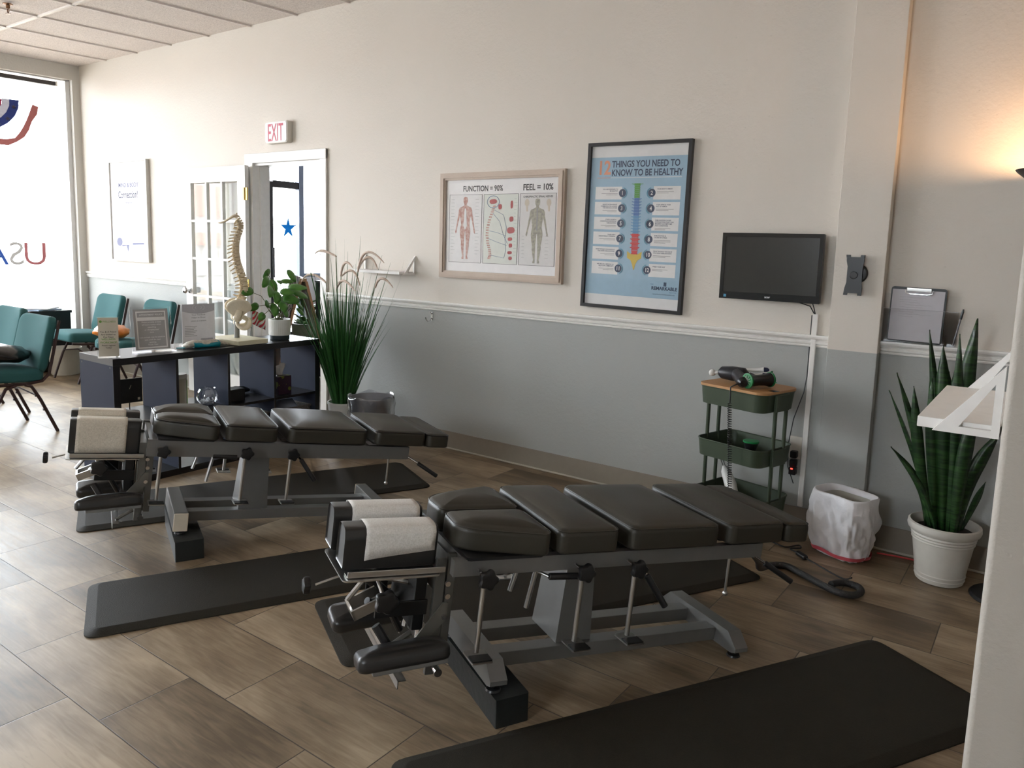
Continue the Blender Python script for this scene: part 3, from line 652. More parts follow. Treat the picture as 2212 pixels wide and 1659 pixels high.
    # cocking levers with black grips
    for (p, q, gq) in ((( .06, -.15, .335), (.10, -.20, .325), (.205, -.205, .322)), ((K(.40), -.22, .348), (K(.42), -.25, .33), (K(.485), -.28, .235)), ((K(.93), -.12, .34), (K(1.0), -.16, .30), (K(1.09), -.21, .245))):
        lv = dk(MB().tube([p, q], .005, 10)).build('cocking_lever', chrome, R); v = (Vector(gq) - Vector(q))
        dk(MB().tube([q, Vector(q) + v * .02, Vector(q) + v * .98, gq], [.008, .0105, .0105, .007], 12)).build('grip', blackp, lv)
    dk(MB().tube([(K(.86), -.13, .345), (K(.865), -.13, .19)], .005, 10).sphere((K(.865), -.13, .185), .010, 10)).build('rear_stop_rod', steel, R)
    for a, l in ((.045, .11), (.11, .17)):
        dk(MB().tube([(a + .02, -.08, .345), (a - .01, -.085, .345 - l)], .0075, 10)).build('hanging_rod', steel, R)
    # spring and bracket clutter under the deck
    cl = MB().box(-.06, .02, -.10, -.02, .31, .345, .003).box(.10, .20, -.03, .05, .305, .345, .003).box(.44, .56, -.06, .02, .31, .345, .003)
    cl.tube([(-.02, -.06, .318), (.12, 0, .32)], .008, 8).tube([(.15, 0, .32), (.5, -.02, .325)], .006, 8)
    dk(cl).build('release_linkage', mat('dark_steel', (0.05, 0.05, 0.05), .4, .8), R)
    # ---- head piece
    PRE = Matrix.Translation((hs, 0, 0))
    hc = []
    for s, dz in ((-1, 0.0), (1, 0.008)):
        b0, b1 = sorted((s * .030, s * .118)) if s < 0 else (.030, .116)
        P = roundpoly([(-.505, b0), (-.505, b1), (-.235, b1), (-.235, b0)], .012, 3)
        c = MB(); N = 0
        # side-profile prism: domed top, long axis along a
        prof = []; 
        for k in range(13):
            a_ = k / 12; prof.append((b0 + (b1 - b0) * a_, .443 + dz + .020 * (max(0, 1 - (2 * a_ - 1) ** 4)) ** .5))
        poly = [(b0, zb)] + [(b0 - 0, .435 + dz)] + prof[1:-1] + [(b1, .435 + dz), (b1, zb)]
        poly = roundpoly(poly, .006, 2); n_ = len(poly); vs = []; cc = (sum(p[0] for p in poly) / n_, sum(p[1] for p in poly) / n_)
        st = [(-.500, .90), (-.5045, .955), (-.497, 1.0), (-.40, 1.01), (-.30, 1.01), (-.245, 1.0), (-.236, .95), (-.233, .86)]
        for x_, s2 in st: vs += [(x_, cc[0] + (y - cc[0]) * s2, cc[1] + (z - cc[1]) * s2) for y, z in poly]
        fs = [tuple(range(n_))] + [(i * n_ + k, (i + 1) * n_ + k, (i + 1) * n_ + (k + 1) % n_, i * n_ + (k + 1) % n_) for i in range(len(st) - 1) for k in range(n_)] + [tuple(reversed(range((len(st) - 1) * n_, len(st) * n_)))]
        ho = c.add(vs, fs).build('head_cushion', vinyl, R, smooth=42); hc.append((b0, b1, dz))
    MB().prism(roundpoly([(-.512, -.170), (-.515, .075), (-.23, .10), (-.23, -.165)], .02, 4), zb - .013, zb - .0095).build('head_plate', steel, R)
    rl = MB().box(-.497, -.215, -.155, -.149, zb - .0075, zb + .010, .002).box(-.497, -.215, -.149, -.118, zb - .0085, zb - .006).build('angle_rail', steel, R)
    # folding lift linkage under the head
    lk = MB().tube([(-.47, -.08, .26), (-.36, -.09, .33)], .008, 8).tube([(-.46, -.02, .33), (-.28, -.04, .20)], .009, 8)
    lk.box(-.475, -.385, -.125, -.118, .215, .245); lk.box(-.475, -.468, -.125, -.05, .215, .245); lk.box(-.475, -.385, -.05, -.043, .215, .245)
    i0 = 0; lk.xf(Matrix.Translation((-.43, 0, .25)) @ Matrix.Rotation(math.radians(-24), 4, 'Y') @ Matrix.Translation((.43, 0, -.25)))
    lk.build('lift_linkage', steel, R)
    MB().box(-.40, -.245, -.122, -.112, .20, .245, .003).box(-.285, -.25, -.115, .105, .15, .325, .004).box(-.37, -.30, .09, .10, .17, .31, .003).tube([(-.43, .03, .30), (-.29, .03, .17)], .016, 12).build('lift_bracket', mat('satin_black_steel', (.018, .018, .018), .4, .5), R)
    k1 = MB(); knob(k1, (-.385, -.155, .268), .032, .026); k1o = k1.build('hand_knob', blackp, R, smooth=40); MB().tube([(-.40, -.11, .315), (-.387, -.160, .27)], .006, 10).build('knob_shaft', chrome, k1o)
    k2 = MB(); knob(k2, (-.575, -.06, .285), .022, .020, 'X'); k2o = k2.build('hand_knob', blackp, R, smooth=40); MB().tube([(-.56, -.06, .285), (-.49, -.055, .305)], .0035, 8).build('knob_shaft', steel, k2o)
    MB().tube([(-.42, -.10, .245), (-.34, -.07, .20), (-.30, -.06, .13)], .011, 10).tube([(-.40, -.14, .19), (-.36, -.16, .13)], .013, 10).build('black_lever', blackp, R)
    # upright carriage
    up2 = MB(); 
    for b in (-.135, .120): up2.box(-.235, -.205, b, b + .016, .02, .372, .002).box(-.200, -.175, b, b + .016, .06, .385, .002)
    up2.box(-.232, -.178, -.119, .120, .27, .36, .003); up2.box(-.225, -.19, -.119, .120, .06, .10, .003)
    up2.build('head_carriage', mat('satin_dark_steel', (0.16, 0.155, 0.14), .4, .6), R)
    MB().tube([(-.24, -.06, .08), (-.24, -.06, .34)], .011, 12).tube([(-.24, .06, .08), (-.24, .06, .34)], .011, 12).build('guide_rod', chrome, R)
    dg = MB(); pp = [(-.30, .115), (-.205, .24), (-.19, .24), (-.19, .19), (-.275, .10)]
    for b in (-.142, .136):
        dg = MB(); n_ = len(pp); dg.add([(x_, b, z) for x_, z in pp] + [(x_, b + .006, z) for x_, z in pp], [tuple(range(n_)), tuple(reversed(range(n_, 2 * n_)))] + [(i, i + n_, (i + 1) % n_ + n_, (i + 1) % n_) for i in range(n_)])
        dg.build('gusset', mat('gusset_steel', (0.19, 0.18, 0.155), .4, .5), R)
    bl = MB()
    for (a, z) in ((-.197, .262), (-.20, .20), (-.20, .30)): bl.lathe([(.008, -.150), (.008, -.143)], 12, (a, 0, z), 'Y')
    bl.lathe([(.012, -.175), (.012, -.145)], 14, (-.21, 0, .045), 'Y').build('bolts', chrome, R)
    # arm rests
    for s, oc, rot, tw in ((-1, (-.335, -.205, .135), -3, .0), (1, (-.335, .125, .105), 2, 0)):
        mt = Matrix.Translation(oc) @ Matrix.Rotation(math.radians(rot), 4, 'Z') @ Matrix.Rotation(math.radians(-6), 4, 'Y') @ Matrix.Rotation(math.radians(14 * s), 4, 'X')
        P = rrect(-.130, .128, -.052, .052, .028, 6)
        ar = cushion(P, -.026, .020, .017, .012, .012).xf(mt).build('arm_rest', vinyl, R, smooth=50)
        MB().box(-.09, .12, -.03, .03, -.040, -.0265, .003).xf(mt).build('arm_support', silver, ar)
    # angle iron bar crossing below and arm axle
    an = MB().box(-.315, -.312, -.135, .255, -.012, .012).box(-.315, -.290, -.135, .255, .0095, .012)
    an.build('angle_bar', steel, R); 
    for b in (.05, -.08): MB().tube([(-.30, b, .012), (-.21, b, .07)], .008, 8).build('angle_bar_bracket', mat('satin_dark_steel', (0.1,) * 3), R)
    PRE = None
    return R, M4 @ Matrix.Translation((hs, 0, 0)), hc

oB = Vector((-1.37492, 1.79696, .115)); hB = math.radians(61); oB = oB + Vector((-math.sin(hB), math.cos(hB), 0)) * .015
TBo, MBm, hcB = make_table(oB, 61, 5.7, 1.0, 0.0, 1.0, vinylg, silver, False, 'charcoal vinyl adjusting table in the foreground with a silver base', 0)
TAo, MAm, hcA = make_table((-3.235, 1.853, .118), 64.5, 6.3, 1.08, .03, 1.02, vinylg, capm, True, 'farther black adjusting table with dark piped cushions, in front of the shelf unit', 1.2, tall_cap=True, koff=.027, hs=.048, zb=.316)
# paper strips on the head cushions: draped sheets, each its own thing
def paper(M4, b0, b1, dz, a0, a1, low_out, low_in, m, label, wave=0.0, group=None):
    mb = MB(); prof = []; e = .0022; out = b0 if abs(b0) > abs(b1) else b1; inn = b1 if out == b0 else b0; sg = -1 if out < inn else 1
    out += sg * e * 1.6; inn -= sg * e * 1.6
    nA = 14; rows = []
    for i in range(nA + 1):
        a = a0 + (a1 - a0) * i / nA; wv = wave * math.sin(PI * i / nA * .9 + .3); lo_ = low_out + wave * (i / nA) ** .8
        row = [(out, lo_), (out, lo_ + .03), (out + sg * .001, .42 + dz), (out, .444 + dz)]
        for k in range(13): t_ = k / 12; row.append((out + (inn - out) * t_, .447 + dz + .0195 * (max(0, 1 - (2 * t_ - 1) ** 4)) ** .5))
        row += [(inn, .444 + dz), (inn, low_in)]
        rows.append([(a, y, z) for y, z in row])
    n_ = len(rows[0]); vs = [v for r in rows for v in r]
    mb.add(vs, [(i * n_ + k, (i + 1) * n_ + k, (i + 1) * n_ + k + 1, i * n_ + k + 1) for i in range(nA) for k in range(n_ - 1)])
    o = mb.build('face_paper', m, smooth=50); md = o.modifiers.new('t', 'SOLIDIFY'); md.thickness = .0008; md.offset = 1
    o.matrix_world = M4; tag(o, label, 'paper', group)
paper(MBm, *hcB[0], -.447, -.243, .372, .40, paperm, 'white face paper draped over the nearest head cushion of the foreground table', .022)
paper(MBm, *hcB[1], -.452, -.245, .40, .40, paperm, 'white face paper on the far head cushion of the foreground table')
paper(MAm, *hcA[0], -.480, -.288, .322, .40, paperb, 'cream face paper hanging over the nearer head cushion of the far table')
paper(MAm, *hcA[1], -.478, -.290, .40, .40, paperb, 'cream face paper on the rear head cushion of the far table')
# timber blocks under the front crossbars
def block(poly, z, label):
    o = empty('support_block', (0, 0, 0)); 
    P = roundpoly(poly, .006, 2); o2 = MB().prism(P, 0.001, z).build('support_block', woodblk, smooth=30); bpy.data.objects.remove(o); tag(o2, label, 'block')
    g_ = MB(); 
    return o2
eB = Vector((math.cos(math.radians(63.5)), math.sin(math.radians(63.5)), 0)); fB = Vector((-eB.y, eB.x, 0))
def blk(c0, wdt, ln, ang, z, label):
    e = Vector((math.cos(math.radians(ang)), math.sin(math.radians(ang)))); f = Vector((-e.y, e.x)); c0 = Vector(c0)
    o = block([c0, c0 + e * wdt, c0 + e * wdt + f * ln, c0 + f * ln], z, label); o.name = 'support_block'; return o
b1 = blk((-1.206, 1.652), .108, .50, 62, .090, 'black painted timber block under the head end of the foreground table')
b2 = blk((-2.985, 1.700), .118, .50, 65, .090, 'black painted timber block under the head end of the far table')
# anti fatigue mats
def fmat(c0, ang, ln, wd, label, bev=.035, r=.05, h=.019):
    e = Vector((math.cos(math.radians(ang)), math.sin(math.radians(ang)))); f = Vector((-e.y, e.x)); c = Vector(c0)
    P = [c, c + e * ln, c + e * ln + f * wd, c + f * wd]; vs = []; rings = []
    def ins(d, z, rr):
        Q = [c + e * d + f * d, c + e * (ln - d) + f * d, c + e * (ln - d) + f * (wd - d), c + e * d + f * (wd - d)]
        return [(x, y, z) for x, y in roundpoly(Q, rr, 5)]
    rings = [ins(0, .001, r), ins(.001, .005, r), ins(bev, h - .001, r * .5), ins(bev + .004, h, r * .5), ins(min(ln, wd) * .45, h, .01)]
    n_ = len(rings[0]); vs = [v for q in rings for v in q]
    fs = [tuple(reversed(range(n_)))] + [(i * n_ + k, i * n_ + (k + 1) % n_, (i + 1) * n_ + (k + 1) % n_, (i + 1) * n_ + k) for i in range(len(rings) - 1) for k in range(n_)] + [tuple((len(rings) - 1) * n_ + k for k in range(n_))]
    o = MB().add(vs, fs).build('floor_mat', rubber, smooth=22); tag(o, label, 'mat'); return o
def mleft(p, ang): return p
fmat((-0.885, 1.085), 60.0, 1.84, .535, 'large black cushioned floor mat in the front right corner, nearest the camera')
fmat((-1.790, 1.590), 61.6, 1.84, .515, 'black floor mat lying under the far side of the foreground table')
fmat((-2.625, 1.150), 63.0, 1.15, .47, 'short black floor mat lying open left of the foreground table')
fmat((-3.640, 1.585), 63.7, 1.80, .545, 'black floor mat between the far table and the shelf unit')
# ------------------------------------------------------------------ shelf unit and what stands on and in it
SX0, SX1, SY0, SY1, SZ = -4.51, -4.13, 2.03, 3.45, .73
su = empty('shelf_unit', (0, 0, 0)); tag(su, 'black-brown open cube shelf unit two rows high, behind the far table', 'shelf unit')
MB().box(SX0, SX1, SY0, SY1, SZ - .038, SZ, .001).build('top_board', shelfm, su); MB().box(SX0, SX1, SY0 , SY1, .001, .039).build('bottom_board', shelfm, su, smooth=None)
def shelf_side(y, th, nm):
    o = MB().box(SX0 + .001, SX1 - .001, y - th / 2, y + th / 2, .039, SZ - .038).build(nm, shelfi, su, smooth=None)
    MB().box(SX1 - .0009, SX1, y - th / 2, y + th / 2, .039, SZ - .038).build('front_edge', shelfm, o, smooth=None); return o
s_a = shelf_side(SY0 + .019, .038, 'side_panel'); shelf_side(SY1 - .019, .038, 'side_panel')
nbays = 4; bw = (SY1 - SY0 - .076 + .016) / nbays
for k in (1, 2, 3): shelf_side(SY0 + .038 - .008 + bw * k, .016, 'divider')
for k in range(4):
    y0 = SY0 + .038 + bw * k - (0 if k == 0 else 0); MB().box(SX0 + .001, SX1 - .0005, y0 + (.0005 if k == 0 else .0005), y0 + bw - .0165, .350, .366).build('shelf_board', shelfm, su, smooth=None)
dot = MB()
for x in (SX0 + .03, SX1 - .03): dot.lathe([(.006, SY0 - .001), (.006, SY0 + .001)], 12, (x, 0, SZ - .05), 'Y')
dot.build('screw_cap', blackp, s_a)
# flyer holder
def card_lines(lines, x, y, z, m, parent, rot, size, nm='lettering', align='CENTER', bold=.0, spacing=1.15):
    return text(nm, lines, size, m, parent, Matrix.Translation((x, y, z)) @ rot, align, bold, depth=.0002, spacing=spacing)
RY = Matrix.Rotation(PI / 2, 4, 'Z') @ Matrix.Rotation(PI / 2, 4, 'X')   # faces +x
kraft = mat('tan_card', (0.60, 0.54, 0.43), .8); greytxt = mat('grey_card', (0.40, 0.385, 0.37), .8); lightc = mat('light_card', (0.84, 0.83, 0.85), .8); greenink = mat('green_ink', (0.13, 0.28, 0.05), .8)
fh = empty('flyer_holder', (-4.215, 2.055, SZ), math.radians(-28)); tag(fh, 'clear holder with a narrow tan flyer, at the left end of the shelf top', 'flyer holder')
ac = MB().box(.012, .016, -.055, .055, .004, .225).box(-.03, .045, -.055, .055, .001, .005).box(.028, .031, -.055, .055, .005, .085).box(.012, .031, -.055, -.052, .005, .085).box(.012, .031, .052, .055, .005, .085)
ac.build('holder', acryl, fh, smooth=None)
fc = MB().box(.018, .021, -.049, .049, .008, .222).build('flyer', kraft, fh, smooth=None)
card_lines('WELLNESS', .0213, .006, .196, greenink, fc, RY, .014); card_lines('You & A Friend\nAre Invited to\nOur Next', .0213, 0, .140, inkd, fc, RY, .0125, bold=.01); card_lines('WELLNESS\nWORKSHOP', .0213, 0, .098, greenink, fc, RY, .0145, bold=.012); card_lines('Please register\nToday!', .0213, 0, .066, inkd, fc, RY, .0115, bold=.01)
MB().lathe([(.007, .0212), (.007, .0216)], 14, (0, -.036, .201), 'X').build('emblem', greenink, fc)
# two acrylic signs
sg = empty('counter_sign', (-4.265, 2.335, SZ), math.radians(-8)); tag(sg, 'clear slanted stand with a grey printed notice in a white border', 'counter sign')
tl = Matrix.Rotation(math.radians(-8), 4, 'Y')
MB().box(-.003, .0, -.115, .115, .004, .262).xf(tl).build('stand', acryl, sg, smooth=None); MB().box(-.02, .06, -.112, .112, .001, .006).build('foot', acryl, sg)
cd_ = MB().box(.001, .003, -.098, .098, .014, .250).xf(tl).build('notice', greytxt, sg, smooth=None)
MB().box(.0032, .0036, -.084, .084, .022, .238).xf(tl).build('border', mat('off_white_card', (0.82, 0.80, 0.77), .8), cd_, smooth=None)
MB().box(.0037, .0041, -.077, .077, .203, .231).box(.0037, .0041, -.077, .077, .030, .183).xf(tl).build('text_panel', greytxt, cd_, smooth=None)
offw = mat('off_white_ink', (0.84, 0.83, 0.80), .8)
def tcard(s_, z, size, b=.0, par=None, x=.0043): return text('lettering', s_, size, offw, par, tl @ Matrix.Translation((x, 0, z)) @ RY, 'CENTER', b, depth=.0002, spacing=1.2)
tcard('APPOINTMENT POLICY', .2125, .0125, .012, cd_); tcard('Please provide at least\n24 hours notice when\ncancelling\nor changing your\ntime.\n\nLate arrivals may be asked to\nwait until the next\nopening.\nThank You!', .170, .0122, .004, cd_)
sg2 = empty('counter_sign', (-4.37, 2.690, SZ), math.radians(-6)); tag(sg2, 'white paper notice in a clear stand beside the spine model', 'counter sign')
MB().box(-.003, .0, -.112, .112, .004, .262).build('stand', acryl, sg2, smooth=None); MB().box(-.03, .05, -.112, .112, .001, .005).build('foot', acryl, sg2)
c2 = MB().box(.001, .003, -.105, .105, .008, .258).build('notice', lightc, sg2, smooth=None)
arc = [(-.105, .258), (-.105, .215)] + [(-.105 + .21 * k / 12, .215 - .018 * math.sin(PI * k / 12)) for k in range(1, 12)] + [(.105, .215), (.105, .258)]
MB().prism(arc, .0032, .0036, RY).build('header_panel', mat('header_grey', (0.50, 0.49, 0.52), .8), c2, smooth=None)
em = MB()
for r in (.020, .038):
    for a0 in (0, 180):
        pts = [(.0042, r * math.cos(math.radians(a0 - 50 + 100 * k / 12)), .236 + r * .55 * math.sin(math.radians(a0 - 50 + 100 * k / 12))) for k in range(13)]; em.tube(pts, .0007, 5)
em.build('emblem', offw, c2)
card_lines('Your Feedback\nHelps us Grow', .0034, 0, .186, inkg, c2, RY, .0145); card_lines('LEAVE US A REVIEW', .0034, 0, .148, inkg, c2, RY, .011, bold=.01)
ll = MB(); 
for k in range(7): ll.box(.0034, .0037, -.090, -.012 - (k % 3) * .010, .118 - k * .010, .1205 - k * .010)
ll.build('printed_lines', inkg, c2, smooth=None)
MB().box(.0034, .0037, .012, .090, .014, .040).build('footer_panel', mat('header_grey', (.4,) * 3), c2, smooth=None)
# snack pack
sk = empty('tissue_pack', (-4.255, 2.655, SZ), math.radians(78)); tag(sk, 'crumpled teal and clear plastic packet lying beside the spine model', 'packet')
def blob(mb, pts, n=14, sq=.5):
    rings = []
    for i, (x, y, z, w_, h_) in enumerate(pts):
        for k in range(n):
            a = 2 * PI * k / n; j = 1 + .10 * math.sin(5 * a + i * 1.7); mb.v.append((x, y + w_ * math.cos(a) * j, max(.0012, z + h_ * math.sin(a) * j)))
    b = len(mb.v) - n * len(pts)
    for i in range(len(pts) - 1):
        for k in range(n): mb.f.append((b + i * n + k, b + i * n + (k + 1) % n, b + (i + 1) * n + (k + 1) % n, b + (i + 1) * n + k))
    mb.f.append(tuple(b + k for k in reversed(range(n)))); mb.f.append(tuple(b + (len(pts) - 1) * n + k for k in range(n))); return mb
tealp = mat('teal_film', (0.0, 0.20, 0.26), .3); pale = mat('pale_biscuit', (0.62, 0.57, 0.48), .6, noise=(60, (.35, .33, .28), 1.2), bump=(200, .8))
blob(MB(), [(-.13, 0, .012, .02, .010), (-.10, 0, .020, .035, .018), (-.06, 0, .025, .045, .022), (0, 0, .024, .042, .020), (.07, .0, .024, .045, .022), (.11, 0, .018, .03, .015), (.15, .01, .010, .02, .007)]).build('packet_body', pale, sk, smooth=70)
blob(MB(), [(-.075, -.012, .020, .042, .020), (-.04, -.014, .018, .040, .019), (0, -.012, .013, .040, .014), (.05, -.014, .019, .042, .020), (.08, -.012, .021, .043, .021)]).build('teal_wrapper', tealp, sk, smooth=70)
MB().prism([(-.175, -.02), (-.13, -.04), (-.12, 0), (-.14, .01)], .004, .010).build('wrapper_corner', tealp, sk)
# spine model
bone = mat('bone_plastic', (0.74, 0.62, 0.44), .5, noise=(30, (0.64, 0.52, 0.34), .7)); bone2 = mat('pale_bone', (0.82, 0.74, 0.58), .5, noise=(25, (0.72, 0.62, 0.45), .7), bump=(60, .6)); disc = mat('disc_plastic', (0.50, 0.36, 0.20), .5)
sp = empty('spine_model', (-4.315, 2.925, SZ), math.radians(-26)); tag(sp, 'bone coloured model of a human spine and pelvis on a cream base', 'spine model')
MB().box(-.16, .17, -.115, .115, .002, .032, .005).xf(Matrix.Rotation(math.radians(28), 4, 'Z')).build('base', mat('cream_base', (0.66, 0.62, 0.44), .45), sp)
MB().lathe([(.017, .0325), (.017, .16)], 16).build('post', mat('grey_post', (0.25, 0.25, 0.24), .4), sp)
# curve in the (view) plane: y to the right, spinous processes to -y
import bisect
ctrl = [(.995, -.005 , 1), (0, 0, 0)]
sp_pts = [(.27, .020), (.31, .038), (.36, .046), (.41, .040), (.46, .022), (.52, .004), (.58, -.004), (.64, -.002), (.69, .010), (.73, .026), (.765, .030), (.79, .018), (.805, .004)]
def spy(z):
    for i in range(len(sp_pts) - 1):
        if sp_pts[i][0] <= z <= sp_pts[i + 1][0]:
            t = (z - sp_pts[i][0]) / (sp_pts[i + 1][0] - sp_pts[i][0]); a, b = sp_pts[i][1], sp_pts[i + 1][1]; return a + (b - a) * t
    return sp_pts[-1][1]
z = .275; ZT = .800; sizes = []
nv = 24
for i in range(nv):
    t = i / (nv - 1); sizes.append(1.0 - .62 * t)
tot = sum(sizes); hgt = ZT - z
for i in range(nv):
    h_ = hgt * sizes[i] / tot; s_ = sizes[i]; yc = spy(z + h_ / 2); dy = spy(min(z + h_, ZT)) - spy(z)
    v = MB(); r = .0265 * (.45 + .55 * s_)
    mt = Matrix.Translation((0, yc + .008, z + h_ / 2)) @ Matrix.Rotation(-math.atan2(dy, h_), 4, 'X')
    v.lathe([(r * .9, -h_ * .45), (r, -h_ * .38), (r * .90, 0), (r, h_ * .38), (r * .9, h_ * .45)], 14)
    # arch, spinous process and transverse processes
    L1 = .034 * (.45 + .55 * s_) * (1.15 if 6 < i < 18 else 1.0)
    dr_ = .012 if 6 < i < 18 else .003
    v.tube([(0, -r * .6, 0), (0, -r * 1.2, -.001), (0, -r - L1, -dr_)], [.007 * (.5 + .5 * s_), .0055 * (.5 + .5 * s_), .0035], 7)
    for sg_ in (-1, 1):
        v.tube([(sg_ * r * .5, -r * .7, .001), (sg_ * (r + .014), -r * 1.0, .002)], [.006 * (.6 + .4 * s_), .004], 6); v.tube([(sg_ * r * .45, -r * .95, -h_ * .45), (sg_ * r * .45, -r * 1.0, h_ * .45)], .004 * (.6 + .4 * s_), 6)
    v.xf(mt).build('vertebra', bone, sp, smooth=50)
    if i < nv - 1: MB().lathe([(r * .84, -h_ * .10), (r * .9, 0), (r * .84, h_ * .10)], 14).xf(Matrix.Translation((0, spy(z + h_) + .008, z + h_))).build('disc', disc, sp)
    z += h_
# skull base plate on top (occiput)
blob(MB(), [(0, 0, 0, .001, .001)] * 0 or [(.0, 0, 0, .001, .001), (.01, 0, 0, .012, .006), (.03, 0, .0, .022, .011), (.055, 0, 0, .024, .010), (.08, 0, .0, .018, .007), (.095, 0, 0, .004, .002)]).v
oc = MB()
prof = [(.030, .812, .006, .004), (.012, .818, .016, .010), (-.010, .812, .020, .010), (-.035, .795, .026, .009), (-.060, .778, .026, .008), (-.082, .768, .018, .006), (-.098, .768, .006, .003)]
n_ = 12; vs = []
for (y, z_, w_, h_) in prof:
    for k in range(n_): a = 2 * PI * k / n_; vs.append((w_ * math.cos(a), y, z_ + h_ * math.sin(a)))
oc.add(vs, [(i * n_ + k, i * n_ + (k + 1) % n_, (i + 1) * n_ + (k + 1) % n_, (i + 1) * n_ + k) for i in range(len(prof) - 1) for k in range(n_)] + [tuple(reversed(range(n_))), tuple((len(prof) - 1) * n_ + k for k in range(n_))])
oc.tube([(0, .008, .80), (0, .012, .835)], [.010, .005], 8); oc.build('occiput', bone2, sp, smooth=60)
# pelvis: sacrum, two hip bones
sc_ = MB(); sc_.tube([(0, .028, .272), (0, .008, .24), (0, -.012, .205), (0, -.016, .17), (0, -.004, .148)], [.034, .034, .026, .014, .006], 14); sc_.build('sacrum', bone2, sp, smooth=60)
for s_ in (-1, 1):
    hb = MB(); N1, N2 = 20, 8; vs = []
    OUT = [(-.028, .150), (-.034, .185), (-.060, .205), (-.078, .235), (-.070, .268), (-.040, .290), (.0, .300), (.045, .296), (.080, .276), (.100, .245), (.098, .220), (.070, .205), (.045, .185), (.034, .155), (.020, .140)]
    OUT = roundpoly(OUT, .012, 3); N1 = len(OUT); c0 = Vector((.004, .178))
    for i in range(N1):
        for j in range(N2 + 1):
            t = .15 + .85 * j / N2; y = c0.x + (OUT[i][0] - c0.x) * t; zz = c0.y + (OUT[i][1] - c0.y) * t; e = max(0, (zz - .18) / .12); x = s_ * (.040 + .032 * e ** 1.3 - .10 * max(0, -y) * e); y *= .88; zz = .178 + (zz - .178) * .90; vs.append((x, y, zz))
    hb.add(vs, [(i * (N2 + 1) + j, i * (N2 + 1) + j + 1, ((i + 1) % N1) * (N2 + 1) + j + 1, ((i + 1) % N1) * (N2 + 1) + j) for i in range(N1) for j in range(N2)])
    o = hb.build('iliac_wing', bone2, sp, smooth=70); sd = o.modifiers.new('t', 'SOLIDIFY'); sd.thickness = .009; sd.offset = 0
    # pubic and ischial ring around the obturator opening
    rg = MB(); c0 = Vector((s_ * .045, .035, .135)); pts = [c0 + Vector((-s_ * .022 * math.sin(q), .040 * math.cos(q), .034 * math.sin(q))) for q in [2 * PI * k / 22 for k in range(22)]]
    rg.tube(pts, [.012 + .005 * math.sin(2 * PI * k / 22 + 2.6) for k in range(22)], 10, closed=True); rg.sphere((s_ * .055, -.002, .165), .027, 14); rg.tube([(s_ * .055, .0, .17), (s_ * .055, .015, .215)], [.024, .020], 12)
    rg.tube([(s_ * .012, .085, .150), (s_ * .035, .065, .150), (s_ * .055, .02, .175)], [.010, .011, .013], 10); rg.build('pubic_ring', bone2, sp, smooth=60)
# pot plant on shelf
PPX, PPY = -4.27, 3.225
pp_ = empty('pancake_plant', (PPX, PPY, SZ)); tag(pp_, 'leafy green plant in a ribbed white pot with black foot on the shelf top', 'potted plant')
pt = MB(); n_ = 72; vs = []; prof = [(.062, .030), (.070, .034), (.0715, .045), (.0725, .125), (.072, .140), (.066, .140), (.065, .120), (.003, .118)]
for r, z_ in prof:
    for k in range(n_):
        rr = r * (1 + (.008 if (k % 2 and .036 < z_ < .126 and r > .07) else 0)); vs.append((rr * math.cos(2 * PI * k / n_), rr * math.sin(2 * PI * k / n_), z_))
pt.add(vs, [(i * n_ + k, i * n_ + (k + 1) % n_, (i + 1) * n_ + (k + 1) % n_, (i + 1) * n_ + k) for i in range(len(prof) - 1) for k in range(n_)] + [tuple(reversed(range(n_)))]); pt.build('pot', ceram, pp_, smooth=None)
MB().lathe([(.060, .001), (.066, .004), (.066, .032), (.06, .033)], 36).build('pot_foot', mat('black_glaze', (0.01, 0.02, 0.025), .3), pp_); MB().lathe([(.0645, .119), (.05, .126), (.01, .130)], 24).build('soil', soil, pp_)
def roundleaf(mb, c, d, size, up_=(0, 0, 1), asp=.68, n=12):
    d = Vector(d).normalized(); nn = Vector(up_); s_ = d.cross(nn).normalized(); nn = s_.cross(d).normalized(); c = Vector(c); vs = [c]
    for ring, rr in ((0, .5), (1, 1.0)):
        for k in range(n):
            a = 2 * PI * k / n; x = size * rr * math.cos(a); y = size * rr * asp * math.sin(a); tip = size * .35 * max(0, math.cos(a)) ** 3 * rr
            vs.append(c + d * (x + tip) + s_ * y - nn * (.18 * size * rr * rr) + nn * .10 * size * abs(math.sin(a)) * rr)
    fs = [(0, 1 + k, 1 + (k + 1) % n) for k in range(n)] + [(1 + k, 1 + n + k, 1 + n + (k + 1) % n, 1 + (k + 1) % n) for k in range(n)]
    mb.add(vs, fs)
# leaves placed by eye: (y offset right, x toward camera, height, size, dir)
rr_ = random.Random(3)
L_ = [(-.235, 0, .335, .045), (-.205, .02, .235, .04), (-.17, .05, .175, .04), (-.12, .03, .40, .045), (-.10, .05, .34, .05), (-.075, -.02, .45, .035), (-.05, .05, .30, .05), (-.13, .06, .255, .05), (-.04, .06, .40, .03), (.0, .07, .33, .045), (.03, .07, .28, .055), (.02, .05, .40, .04), (.08, .03, .44, .045), (.10, .05, .36, .06), (.14, .04, .31, .055), (.12, .05, .24, .035), (.13, .06, .19, .033), (.06, .06, .30, .05), (-.08, .06, .22, .05), (-.02, .07, .24, .05), (.07, .0, .37, .05), (-.15, 0, .30, .045), (.0, -.06, .36, .05), (-.06, -.08, .32, .05), (.08, -.08, .33, .05), (.05, -.05, .25, .05), (-.10, -.05, .21, .04), (-.01, .08, .20, .04)]
lv = MB(); stt = MB()
